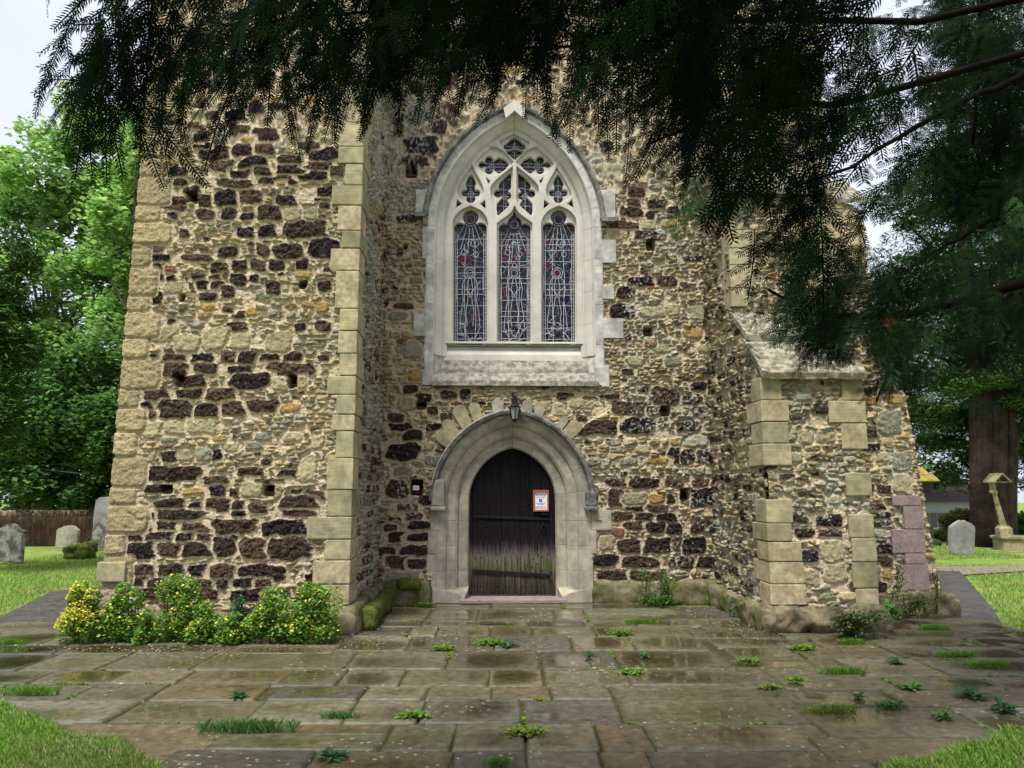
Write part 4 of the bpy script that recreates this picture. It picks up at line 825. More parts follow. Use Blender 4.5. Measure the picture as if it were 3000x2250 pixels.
# ---- notice on the door
sx0, sy0 = 1500, 1400
def N(px, py, y=-.03): return P(1500+px/14.75, 1400+py/14.75, YD+y)
nb = N(1245, 980); notice = empty('entrance_notice', (nb.x, YD, nb.z), 'small white ENTRANCE notice in a reddish wooden frame fixed to the black church door', 'sign')
bpy.context.view_layer.update()
a, c = N(915, 1455), N(1590, 525); t_ = .0255
fr = MB().box(a.x,c.x,YD-.035,YD+.012,c.z-t_,c.z,.004).box(a.x,c.x,YD-.035,YD+.012,a.z,a.z+t_,.004).box(a.x,a.x+t_*.9,YD-.0345,YD+.012,a.z+t_,c.z-t_,.003).box(c.x-t_*.9,c.x,YD-.0345,YD+.012,a.z+t_,c.z-t_,.003)
fr.build('frame', M['wframe'], notice)
pp = MB().box(a.x+.015,c.x-.015,YD-.016,YD-.008,a.z+.02,c.z-.02).build('paper', M['paper'], notice)
def text(s, px, py, size, parent, m_=M['ink'], name='lettering', squash=1.0):
    cu = bpy.data.curves.new(name, 'FONT'); cu.body = s; cu.align_x = 'CENTER'; cu.align_y = 'CENTER'; cu.size = size; cu.extrude = .0006
    o = bpy.data.objects.new(name, cu); COL.objects.link(o); dg = bpy.context.evaluated_depsgraph_get(); dg.update()
    me = bpy.data.meshes.new_from_object(o.evaluated_get(dg)); bpy.data.objects.remove(o)
    q = N(px, py, -.018); me.transform(Matrix.Translation((q.x, YD-.0175, q.z)) @ Matrix.Rotation(math.pi/2, 4, 'X') @ Matrix.Diagonal((squash, 1, 1, 1))); me.materials.clear()
    return link(name, me, m_, parent)
text('ENTRANCE', 1238, 742, .030, pp, squash=.92); text('LEVEL ACCESS', 1238, 832, .0185, pp, M['inkgrey'])
text('TURN HANDLE TO', 1238, 1100, .0165, pp, M['inkgrey']); text('LIFT LATCH', 1238, 1150, .0165, pp, M['inkgrey']); text('PLEASE CLOSE THE', 1238, 1250, .016, pp, M['inkgrey']); text('DOOR BEHIND YOU', 1238, 1305, .016, pp, M['inkgrey'])
q = N(1240, 978); MB().box(q.x-.0205,q.x+.0205,YD-.0175,YD-.0160,q.z-.022,q.z+.022).build('access_symbol', M['ink'], pp)
b = MB(); Yk = YD-.0185
def bar(x1,z1,x2,z2,w_=.0022):
    l_ = math.hypot(x2-x1,z2-z1); nx,nz2 = -(z2-z1)/l_*w_,(x2-x1)/l_*w_; b.add([(q.x+x1+nx,Yk,q.z+z1+nz2),(q.x+x1-nx,Yk,q.z+z1-nz2),(q.x+x2-nx,Yk,q.z+z2-nz2),(q.x+x2+nx,Yk,q.z+z2+nz2)],[(0,1,2,3)])
bar(-.003,.012,-.002,-.001); bar(-.002,.005,.006,.005,.0015); bar(-.002,-.001,.007,-.001); bar(.007,-.001,.011,-.012); 
for i in range(9):
    t = math.radians(150+i*24); t2 = math.radians(150+(i+1)*24); bar(-.001+.0105*math.cos(t),-.007+.0105*math.sin(t),-.001+.0105*math.cos(t2),-.007+.0105*math.sin(t2),.0014)
bar(-.0032,.0145,-.0032,.018,.0024); b.build('access_symbol', M['paper'], pp)
# ---- lantern above the door
def LN(px, py): return P(1440+px/11.85, 1130+py/11.85, DW-.14)
lc = LN(808, 800); lan = empty('wall_lantern', (lc.x, DW, lc.z), 'small black lantern with clear panes hanging over the point of the door arch', 'lantern'); bpy.context.view_layer.update()
kl = (LN(908,800).x-LN(808,800).x)/100; Yl = DW-.14
def fr_(rows, n=6, ph=math.pi/6):
    vs = []; fs = []
    for r_, z in rows:
        for i in range(n): t = 2*math.pi*i/n+ph; vs.append((lc.x+r_*kl*math.cos(t)*1.12, Yl+r_*kl*math.sin(t)*1.12, z))
    for j in range(len(rows)-1):
        for i in range(n): fs.append((j*n+i, j*n+(i+1) % n, (j+1)*n+(i+1) % n, (j+1)*n+i))
    fs.append(tuple(range((len(rows)-1)*n, len(rows)*n))); fs.append(tuple(range(n))[::-1]); return vs, fs
def lz(y): return LN(808, y).z
MB().add(*fr_([(205,lz(755)),(218,lz(735)),(160,lz(700)),(110,lz(640)),(95,lz(580)),(80,lz(575)),(72,lz(535)),(40,lz(515))])).build('cap', M['black'], lan)
MB().add(*fr_([(95,lz(1150)),(100,lz(1165)),(60,lz(1210)),(28,lz(1265))][::-1])).build('finial', M['black'], lan)
b = MB()
for i in range(6):
    t = 2*math.pi*i/6+math.pi/6; f_ = lambda r_, y: (lc.x+r_*kl*math.cos(t)*1.12, Yl+r_*kl*math.sin(t)*1.12, lz(y)); b.tube([f_(185,750), f_(98,1160)], .006, 5)
b.build('bars', M['black'], lan)
mg = mat('frosted_lantern_glass', (.33,.35,.34), rough=.2, nvar=.1, bump=0, spec=.6)
MB().add(*fr_([(88,lz(1155)),(172,lz(755))])).build('glass_pane', mg, lan)
b = MB(); b.tube([(lc.x,Yl,lz(525)),(lc.x,Yl,lz(400)),(lc.x,Yl+.03,lz(350)),(lc.x,DW-.01,lz(350))], .007, 6)
b.prism([(lc.x-110*kl,lz(560)),(lc.x+110*kl,lz(560)),(lc.x+110*kl,lz(400)),(lc.x,lz(310)),(lc.x-110*kl,lz(400))], DW-.045, DW+.0); b.build('bracket', M['black'], lan)
# cable along the hood
pts = []; pa = DOOR.path(112*kd, 24)
for i in range(9, 29):
    x, z = pa[i]; pts.append((x, DW-.125, z))
pts = [(pts[0][0]-.05, DW-.08, pts[0][1+1]-.02)]+pts; tag(MB().tube(pts, .0045, 5).build('cable', M['cable']), 'thin white cable running over the left side of the door hood up to the lantern', 'cable')
# porch roof behind the right flank
a = P(2640, 1408, 12.6); c = P(2732, 1408, 12.6); d_ = P(2640, 1270, 12.6)
pr = MB(); rows = 11; rise = d_.z-a.z+.35; xT = a.x+.02; rt = random.Random(5)
for i in range(rows):
    z0 = a.z+rise*i/rows; z1 = a.z+rise*(i+1)/rows; xr = c.x-(c.x-xT)*i/rows; xr1 = c.x-(c.x-xT)*(i+1)/rows; y0 = 12.4+i*.16; x = a.x-1.5
    while x < xr:
        x2 = min(x+.17, xr+rt.uniform(-.01,.02)); e = rt.uniform(-.006,.006); t_ = z0+(z1-z0)*1.25
        pr.add([(x+.003,y0+e,z0+e),(x2-.003,y0+e,z0+e),(x2-.003,y0+.21,t_),(x+.003,y0+.21,t_),(x+.003,y0+.01,z0-.03),(x2-.003,y0+.01,z0-.03)],[(0,1,2,3),(4,5,1,0),(1,5,2)]); x = x2
pr.build('porch_roof', M['tile'], church)
MB().add([(a.x-1.5,12.42,a.z-.02),(c.x-.01,12.42,a.z-.02),(xT,14.25,a.z+rise-.02),(a.x-1.5,14.25,a.z+rise-.02),(c.x-.01,16,a.z-.02),(a.x-1.5,16,a.z-.02)],[(0,1,2,3),(1,4,2),(0,5,4,1)]).build('roof_deck', M['black'], church)
MB().box(a.x-1.5, c.x-.05, 12.5, 14.2, a.z-.16, a.z-.03).build('eaves_board', M['black'], church)
MB().box(a.x-1.5, P(2650,1500,13).x, 12.7, 15, 0, a.z-.1).build('nave_wall', M['mortar'], church)

c = P(1219, 1430, DW); fl = MB().box(c.x-.045,c.x+.04,DW-.0,DW+.06,c.z-.03,c.z+.035,.01); tag(fl.build('floodlight', M['paper']), 'small white floodlight tucked into the wall hole left of the door', 'light')
# ================================================================ ground, paving, paths, lawns
def gz(x, y):
    d = np.maximum(0, np.asarray(y, dtype=float)-21); return -np.minimum(2.6, .12*d)
def sheet(name, x0, x1, y0, y1, n, z, m, kind='structure'):
    xs_ = np.linspace(x0, x1, n); ys_ = np.linspace(y0, y1, n); X, Y = np.meshgrid(xs_, ys_); V = np.stack([X, Y, gz(X, Y)+z], -1).reshape(-1, 3)
    i = np.arange(n*n).reshape(n, n); Q = np.stack([i[:-1, :-1], i[:-1, 1:], i[1:, 1:], i[1:, :-1]], -1).reshape(-1, 4)
    return tag(npmesh(name, V, Q, m), kind=kind)
sheet('ground', -150, 150, -60, 240, 151, -.035, M['lawn'])
def poly_sheet(name, pts, z, m, kind='structure'):
    import bmesh
    bm = bmesh.new(); vs = [bm.verts.new((p[0], p[1], z)) for p in pts]; f = bm.faces.new(vs); f.normal_update()
    if f.normal.z < 0: f.normal_flip()
    bmesh.ops.triangulate(bm, faces=[f]); me = bpy.data.meshes.new(name); bm.to_mesh(me); bm.free()
    return tag(link(name, me, m), kind=kind)
def gp(l): return [(G(*p).x, G(*p).y) for p in l]
# paved apron: an irregular rounded area in front of the west door
apron = gp([(-400,1800),(0,1838),(190,1828),(420,1835),(700,1862),(1000,1850),(1110,1790),(1250,1772),(1760,1772),(2080,1785),(2200,1850),(2480,1870),(2560,1800),(2760,1822),(2860,1830),(2945,1842),(3000,1893),(3500,2000),(3450,2040),(3000,2155),(2860,2195),(2700,2235),(2560,2290),(2400,2420),(2200,2700),(1500,3300),(900,3000),(520,2270),(330,2195),(150,2150),(0,2085),(-350,1960)])
soil = poly_sheet('soil', [(x, y) for x, y in apron], -.018, M['soil'])
ax = np.array(apron)
def inpoly(x, y, pl=ax):
    c = False; n = len(pl)
    for i in range(n):
        x1, y1 = pl[i]; x2, y2 = pl[(i+1) % n]
        if (y1 > y) != (y2 > y) and x < (x2-x1)*(y-y1)/(y2-y1)+x1: c = not c
    return c
# ---- flagstones: rows follow the photograph; joints of the middle rows transcribed
YR = [1768,1783,1819,1835,1864,1907,1960,2009,2049,2119,2198,2265,2345,2440,2560,2720,2950,3300]
JC = {1:[565,885,1380,1580],2:[520,870,1210,1570,1900],3:[20,440,620,965,1235,1640,1780],4:[-20,440,990,1490,1880],5:[60,690,1290,1780],6:[0,400,960,1310,1850],7:[150,550,970,1360,1745],8:[60,530,1175,1800],9:[300,735,1195,1655,1990],10:[-200,715,1205,1690,2000]}
cy_, sy_ = math.cos(-YAW), math.sin(-YAW)
def toP(x, y): return (x*cy_-y*sy_, x*sy_+y*cy_)          # paving frame is turned with the camera axis
rp = np.random.RandomState(12); slabs = []
def rowY(py):                                               # depth of an image row, in the paving frame
    v = (py-1125)/F; return CAMZ/math.tan(math.atan(v)-PITCH)
def jX(cx, py): return ((1000+cx/S1)-1500)/F*(rowY(py)*math.cos(PITCH)-(-CAMZ)*0+CAMZ*math.sin(PITCH)*-1*0)/1.0
SHIFT = [0, .0]
zones = [(-7.5, -1.75, 1), (-1.75, 1.95, 0), (1.95, 8, 2)]
for zi, (xa, xb, zk) in enumerate(zones):
    if zk == 0: rows = [rowY(p) for p in YR]
    else:
        rows = [10.6]; 
        while rows[-1] > 1.2: rows.append(rows[-1]-rp.uniform(.36, .62))
    for r in range(len(rows)-1):
        ya, yb_ = rows[r+1], rows[r]; pm = None
        if zk == 0 and r in JC:
            pyc = (YR[r]+YR[r+1])/2; ym_ = (ya+yb_)/2; dep = ym_*math.cos(PITCH)-(-CAMZ)*0
            dd = ym_*math.cos(PITCH)-CAMZ*math.sin(PITCH)
            js = [((1000+c/S1)-1500)/F*dd for c in JC[r]]; js = [xa]+[j for j in js if xa+.2 < j < xb-.2]+[xb]
            js[0] += rp.uniform(-.25, .1); js[-1] += rp.uniform(-.1, .25)
        else:
            js = [xa+rp.uniform(-.25,.1)]
            while js[-1] < xb-.5: js.append(js[-1]+rp.uniform(.45, 1.15)*(1 if yb_-ya < .5 else 1.1))
            js[-1] = xb+rp.uniform(-.1,.25)
        for j in range(len(js)-1):
            x0, x1 = js[j], js[j+1]
            if x1-x0 > .9 and yb_-ya > .45 and rp.rand() < .3:
                m_ = ya+(yb_-ya)*rp.uniform(.4, .6); slabs += [(x0, x1, ya, m_), (x0, x1, m_, yb_)]
            else: slabs.append((x0, x1, ya, yb_))
V = []; Qd = []; Cc = []
FC = [(.095,.084,.050),(.108,.096,.058),(.125,.108,.062),(.105,.082,.042),(.082,.078,.056),(.135,.125,.082),(.095,.09,.048)]
NG = 14
for (x0, x1, y0, y1) in slabs:
    if not any(inpoly(*toP(x, y)[:2]) for x, y in (((x0+x1)/2, (y0+y1)/2), (x0+.1, y0+.1), (x1-.1, y1-.1), (x0+.1, y1-.1), (x1-.1, y0+.1))): continue
    g = .002+rp.rand()*.005; zt = rp.uniform(-.004, .005); tx, ty = rp.uniform(-.004, .004, 2); dish = rp.uniform(0, .006); base = np.array(FC[rp.randint(7)])*rp.uniform(.8, 1.15)
    wet = rp.uniform(.15, 1.0); cxw, cyw = rp.uniform(.3, .7, 2); sk = rp.uniform(-.012, .012, 4); ribs = rp.rand() < .10; rib_d = rp.rand() < .7
    s = np.concatenate([[0, .007/(x1-x0)], np.linspace(.05, .95, NG-4), [1-.007/(x1-x0), 1]]); t = np.concatenate([[0, .007/(y1-y0)], np.linspace(.06, .94, NG-4), [1-.007/(y1-y0), 1]])
    S_, T_ = np.meshgrid(s, t); X = x0+g+(x1-x0-2*g)*S_+sk[0]*T_+sk[1]*(1-T_); Y = y0+g+(y1-y0-2*g)*T_+sk[2]*S_+sk[3]*(1-S_)
    X = X+(vn(Y*9, X*2, 3)-.5)*.012*((S_ < .01)|(S_ > .99)); Y = Y+(vn(X*9, Y*2, 4)-.5)*.012*((T_ < .01)|(T_ > .99))
    edge = np.minimum(np.minimum(S_, 1-S_)*(x1-x0), np.minimum(T_, 1-T_)*(y1-y0))
    Z = zt+tx*(S_-.5)*2+ty*(T_-.5)*2-dish*np.clip(1-((S_-.5)**2+(T_-.5)**2)*4, 0, 1)+(fbm(X*6, Y*6, 2, 3)-.5)*.006
    Z = np.where(edge < .0005, -.022, Z)
    fac = min(1, max(0, (y1-3.0)/4.5)); w2 = np.clip(1.3-np.hypot((S_-cxw)*1.5, (T_-cyw)*1.6)*1.4, 0, 1)*wet*(.35+.75*fac)+.08+(fbm(X*2.5, Y*2.5, 8, 3)-.5)*.7
    w2 = np.clip(w2, 0, 1)*sstep(.006, .05, edge); c = base*(1-.68*w2[..., None])*np.array([1, 1, 1])+w2[..., None]*np.array((.022, .013, .0))
    dirt = sstep(0, .03, edge)[..., None]; c = c*(.55+.45*dirt)+np.array((.01, .014, .0))*(1-dirt)
    xx_, yy_ = toP(X, Y); b0 = len(V); n1 = S_.shape[1]
    V += list(np.stack([xx_, yy_, Z], -1).reshape(-1, 3)); Cc += list(np.concatenate([c, w2[..., None]], -1).reshape(-1, 4))
    i = np.arange(S_.size).reshape(S_.shape)+b0; Qd.append(np.stack([i[:-1, :-1], i[:-1, 1:], i[1:, 1:], i[1:, :-1]], -1).reshape(-1, 4))
tag(npmesh('paving', np.array(V), np.concatenate(Qd), M['flag'], col=np.array(Cc), smooth=True), kind='structure')
# ---- asphalt paths

pl = gp([(-500,1905),(-200,1850),(0,1836),(190,1826),(420,1830)])+[(XLo(0)+.1, DF+1), (XLo(0)-.1, 30), (XLo(0)-1.25, 30), (XLo(0)-1.0, 12.5)]+gp([(150,1732),(0,1806),(-200,1870),(-500,1990)])
poly_sheet('path', pl, -.004, M['asphalt'])
pr_ = gp([(2762,1822),(2860,1830),(2945,1843),(2905,1775),(2860,1725),(2822,1682),(2810,1672),(2700,1672)])+[(XR3+.1, D2+.6)]
poly_sheet('path', pr_, -.004, M['asphalt'])
poly_sheet('path', gp([(2500,1690),(2700,1690),(2822,1682),(3000,1671),(3600,1662),(3600,1650),(3000,1654),(2700,1660),(2500,1660)]), -.008, M['gravel'])
# ================================================================ blades of grass and ground cover
def inst(tv, tq, pos, rot, scale, cols, tilt=None, name='x', m=None, parent=None):
    """copies of a small template into ONE mesh: tv (n,3), tq (k,4|3), pos (N,3), rot = 3x3 matrices (N,3,3), cols (N,3)"""
    N = len(pos); n = len(tv); V = np.einsum('nij,kj->nki', rot, tv)*np.asarray(scale).reshape(-1, 1, 1)+pos[:, None, :]
    Q = (tq[None]+(np.arange(N)*n)[:, None, None]).reshape(-1, tq.shape[1]); C = np.repeat(cols, n, axis=0)
    return npmesh(name, V.reshape(-1, 3), Q, m, parent, col=C)
def rotz(a):
    c, s = np.cos(a), np.sin(a); o = np.zeros_like(a); i = np.ones_like(a); return np.stack([np.stack([c,-s,o],-1),np.stack([s,c,o],-1),np.stack([o,o,i],-1)],-2)
def rotx(a):
    c, s = np.cos(a), np.sin(a); o = np.zeros_like(a); i = np.ones_like(a); return np.stack([np.stack([i,o,o],-1),np.stack([o,c,-s],-1),np.stack([o,s,c],-1)],-2)
def blades(name, pts, h, rs, cols, wd=.05, kind='stuff', parent=None, lean=.5, label=None):
    N = len(pts); tv = np.array([(-wd,0,0),(wd,0,0),(wd*.5,.25,.7),(0,.5,1)]); tq = np.array([[0,1,2,3]])
    R = rotz(rs.rand(N)*6.28)@rotx(-(rs.rand(N)-.3)*lean); sc_ = h*(.5+rs.rand(N)*.8)
    c = cols[rs.randint(len(cols), size=N)]*(.7+.6*rs.rand(N, 1))
    if kind:
        q_ = (sstep(.5, .68, fbm(pts[:, 0]*.9, pts[:, 1]*1.3, 6, 4)+(rs.rand(N)-.5)*.2)*.4)[:, None]; c = c*(1-q_)+np.array((.30, .27, .12))*q_*(.6+.6*rs.rand(N, 1))
    o = inst(tv, tq, pts, R, sc_, c, name=name, m=M['grass'], parent=parent)
    if kind: tag(o, kind=kind)
    return o
tl_ = [(-1,1985),(0,2085),(150,2150),(330,2195),(520,2270),(900,2600),(1200,3300)]; tr__ = [(1900,3300),(2400,2420),(2560,2290),(2700,2235),(2860,2195),(3000,2155),(3300,2075)]
ta = gp([(-300,1975)]+tl_[1:]); poly_sheet('lawn', ta+[(-.6, .6), (-9, .6), (-9, 5.6)], .012, M['lawn']); tb_ = gp(tr__); poly_sheet('lawn', tb_+[(9, 5.0), (9, .6), (.6, .6)], .012, M['lawn'])
rg = np.random.RandomState(4); GC = np.array([(.18,.36,.04),(.24,.39,.06),(.13,.29,.03),(.30,.34,.12),(.16,.33,.03)])
def scatter(n, x0, x1, y0, y1, test, rs, z=-.035):
    p = np.stack([x0+(x1-x0)*rs.rand(n), y0+(y1-y0)*rs.rand(n)], -1); k_ = np.array([test(a, b) for a, b in p]); p = p[k_]
    return np.concatenate([p, gz(p[:, 0], p[:, 1])[:, None]+z], 1)
plA = np.array(pl); prA = np.array(pr_)
def lawn_ok(x, y):
    e = (vn(x*6, y*6, 9)-.5)*.22; return not inpoly(x, y) and not inpoly(x+e, y, plA) and not inpoly(x+e-.05, y, prA)
TA = ta+[(-.6, .6), (-9, .6), (-9, 5.6)]; TB = tb_+[(9, 5.0), (9, .6), (.6, .6)]
wob = lambda x, y: (fbm(x*3, y*3, 5, 2)-.5)*.25
p1 = scatter(170000, -4.4, -1.0, 3.4, 5.9, lambda x, y: inpoly(x+wob(x, y), y+wob(y, x), TA), rg, .008); p2 = scatter(120000, 1.0, 4.6, 3.2, 5.9, lambda x, y: inpoly(x+wob(x, y), y+wob(y, x), TB), rg, .008)
blades('grass', np.concatenate([p1, p2]), .05, rg, GC, wd=.07)
p3 = scatter(70000, -10, -4.2, 8, 21, lambda x, y: lawn_ok(x, y) and x < -.42*y, rg); p4 = scatter(80000, 4.6, 12, 7.5, 21, lambda x, y: lawn_ok(x, y) and x > .52*y and not (14.3 < y < 15.6), rg)
blades('grass', np.concatenate([p3, p4]), .05, rg, GC, wd=.10, lean=.9)
# little plants in the joints: ground cover along slab edges
jp = []
for (x0, x1, y0, y1) in slabs:
    if rg.rand() < (.62 if x0 > 1 else .3):
        side = rg.randint(4); n = rg.randint(20, 110); a, b2 = sorted(rg.rand(2))
        q = a+(b2-a)*rg.rand(n); w_ = (rg.rand(n)-.5)*.03
        X = {0: x0+q*(x1-x0), 1: x0+q*(x1-x0), 2: x0+w_, 3: x1+w_}[side]; Y = {0: y0+w_, 1: y1+w_, 2: y0+q*(y1-y0), 3: y0+q*(y1-y0)}[side]
        X, Y = toP(X, Y)
        for xx_, yy_ in zip(X, Y):
            if inpoly(xx_, yy_) and yy_ < 9.5: jp.append((xx_, yy_, -.004))
jp = np.array(jp); N = len(jp); tv = np.array([(-.5,0,0),(0,-.45,.12),(.5,0,.1),(0,.5,.2)]); tq = np.array([[0,1,2,3]])
jc = np.array([(.12,.26,.02),(.18,.30,.03),(.15,.17,.02),(.08,.17,.02)])[rg.randint(4, size=N)]*(.7+.6*rg.rand(N, 1))
tag(inst(tv, tq, jp, rotz(rg.rand(N)*6.3)@rotx((rg.rand(N)-.5)*1.2), .016+.022*rg.rand(N), jc, name='joint_moss', m=M['grass']), kind='stuff')
# fallen petals and grit by the shrubs and in the right corner
lp = np.concatenate([scatter(2600, XLo(0), XLc+.5, 6.9, 8.0, lambda x, y: rg.rand() < .5, rg, .008), scatter(900, XRc-1.1, XRc, 7.3, 9.4, lambda x, y: x > XRc-.9+(9.4-y)*.2, rg, .008), scatter(500, XLc, XLc+.7, 7.6, 9.4, lambda x, y: x-XLc < (y-7.4)*.35, rg, .008)])
N = len(lp); lc_ = np.array([(.38,.30,.20),(.22,.10,.06),(.46,.40,.32),(.12,.07,.04)])[rg.randint(4, size=N)]
tag(inst(tv, tq, lp, rotz(rg.rand(N)*6.3)@rotx((rg.rand(N)-.5)*.8), .012+.012*rg.rand(N), lc_, name='leaf_litter', m=M['grass']), kind='stuff')
# ================================================================ weeds
def rosette(n, L_, wd, rs, up=.5):
    V = []; Q = []
    for i in range(n):
        a = 6.283*i/n+rs.rand(); l_ = L_*(.6+.6*rs.rand()); u = up*(.3+rs.rand()); c, s = math.cos(a), math.sin(a); b = len(V)
        for (r_, h_, ww) in ((.05,0,.3),(.4,u*.5,.9),(.75,u*.62,1),(1,u*.45,.15)):
            for sg in (-1, 1): V.append((c*r_*l_-s*sg*ww*wd*.5, s*r_*l_+c*sg*ww*wd*.5, h_*l_))
        for j in range(3): Q.append((b+2*j, b+2*j+1, b+2*j+3, b+2*j+2))
    return np.array(V), np.array(Q)
def weed(px, py, kind, size, label, seed, g='weeds growing between the flagstones'):
    rs = np.random.RandomState(seed); o = G(px, py); root = tag(empty('weed', (o.x, o.y, 0), label, 'weed', g)); bpy.context.view_layer.update()
    base = {'d': (.05,.13,.045), 'g': (.10,.22,.05), 'l': (.15,.30,.03), 'y': (.20,.28,.04)}[kind[1]]
    if kind[0] == 'r':
        V, Q = rosette(16, size, size*.33, rs, .7); V2, Q2 = rosette(9, size*.55, size*.25, rs, 1.5); Q = np.concatenate([Q, Q2+len(V)]); V = np.concatenate([V, V2])
        c = np.repeat(np.array([base])*1.0, len(V), 0)*(.6+.8*rs.rand(len(V)//8, 1)).repeat(8, 0)[:len(V)]; npmesh('leaves', V+np.array([o.x, o.y, .0]), Q, M['leaf'], root, col=c)
    elif kind[0] == 't':
        n = int(500*size/.15); p = np.stack([o.x+np.clip(rs.randn(n), -1.9, 1.9)*size*.62, o.y+rs.randn(n)*size*.09, np.zeros(n)], 1); blades('leaves', p, .03+size*.16, rs, np.array([base]), wd=.035, kind=None, parent=root)
    else:
        n = int(260*size/.1); p = np.stack([o.x+rs.randn(n)*size*.5, o.y+rs.randn(n)*size*.25, .01+rs.rand(n)*size*.3], 1)
        inst(tv, tq, p, rotz(rs.rand(n)*6.3)@rotx((rs.rand(n)-.5)*1.6), .02+.012*rs.rand(n), np.array([base])*(.6+.8*rs.rand(n, 1)), name='leaves', m=M['leaf'], parent=root)
weed(968,2222,'rd',.10,'grey-green leafy rosette beside the long grass tuft at the paving front',1)
weed(725,2143,'tg',.24,'long strip of grass growing in a joint at front left of the paving',2)
weed(995,2105,'tg',.10,'tall dark grass tuft at the right end of the front left grass strip',3)
weed(700,2043,'rd',.08,'small dark rosette alone on the left part of the paving',4)
weed(1488,1897,'rd',.10,'dark broad-leaved weed in the middle of the paving facing the door',5)
weed(1435,1890,'cl',.13,'bright green chickweed patch just left of the dark rosette facing the door',6)
weed(1725,1925,'rd',.08,'blue-green rosette in the joint below the ribbed flagstone',7)
weed(1888,1927,'rd',.08,'single blue-green rosette right of the ribbed flagstone',8)
weed(1820,1860,'cl',.11,'pale green creeping weed strip right of centre near the wall',9)
weed(1880,1828,'tl',.16,'light green grass patch near the wall right of the door',10)
weed(1540,2155,'cy',.12,'yellow-green clump at the crossing of joints in front centre',11)
weed(1215,2105,'cl',.09,'small bright leafy weed left of centre in the foreground',12)
weed(1460,2243,'tg',.07,'grass tuft cut by the bottom edge of the photo',13)
weed(2515,2045,'rd',.07,'dark rosette on its own on the right paving',14)
weed(2625,1945,'rd',.09,'bushy dark weed at the end of a joint below the bramble',15)
weed(2430,2090,'ty',.15,'yellowish grass tuft in a diagonal joint on the right',16)
weed(2670,2020,'rg',.11,'leafy weed at the joint crossing on the right paving',17)
weed(2850,2045,'rd',.13,'row of dark rosettes in a joint toward the right edge',18)
weed(2940,2085,'rd',.12,'dark rosette lowest in the right-hand joint',19)
weed(2355,1905,'cl',.11,'light green weed in the joint left of the bramble',20)
weed(2800,1925,'tl',.15,'grass strip between flags near the right path',21)
weed(90,2035,'tl',.16,'grass tuft at the left edge of the paving',22)
weed(1250,1778,'cl',.13,'bright weed patch at the foot of the left plinth near the door',23,'weeds at the foot of the church')
weed(1395,1757,'cg',.09,'leafy green weed at the left end of the door threshold',24,'weeds at the foot of the church')
weed(2495,1885,'tl',.10,'light green tuft at the foot of the bramble',25)
weed(2735,1845,'tl',.13,'pale grass tuft by the pink quoin plinth',26,'weeds at the foot of the church')
weed(2275,1848,'cl',.06,'tiny green weed at the left corner of the right buttress plinth',27,'weeds at the foot of the church')

weed(2200,1945,'cl',.10,'light green creeping weed between damp flags in front of the right buttress',51)
weed(2470,1975,'tl',.16,'green grassy joint right of the bramble, running toward the path',52)
weed(2610,2075,'cg',.10,'leafy patch in a joint between the dark rosette and the right lawn',53)
weed(2760,2105,'rg',.09,'green rosette near the front edge of the right paving',54)
weed(2900,1955,'tl',.14,'grass tuft between flags close to the right edge, below the asphalt path',55)
weed(2330,2000,'cl',.08,'small creeping weed in the paving left of the lone dark rosette',56)
weed(2255,2020,'cy',.07,'small yellowish clump in the paving straight below the right buttress corner',57)
weed(1300,1905,'cl',.10,'thin creeping weed in the cross joint left of the middle rosette',58)
weed(1850,1975,'cl',.09,'creeping weed in the joint under the single blue-green rosette',59)
weed(30,1888,'tl',.12,'grass tuft on the far left flags just below the path',60)
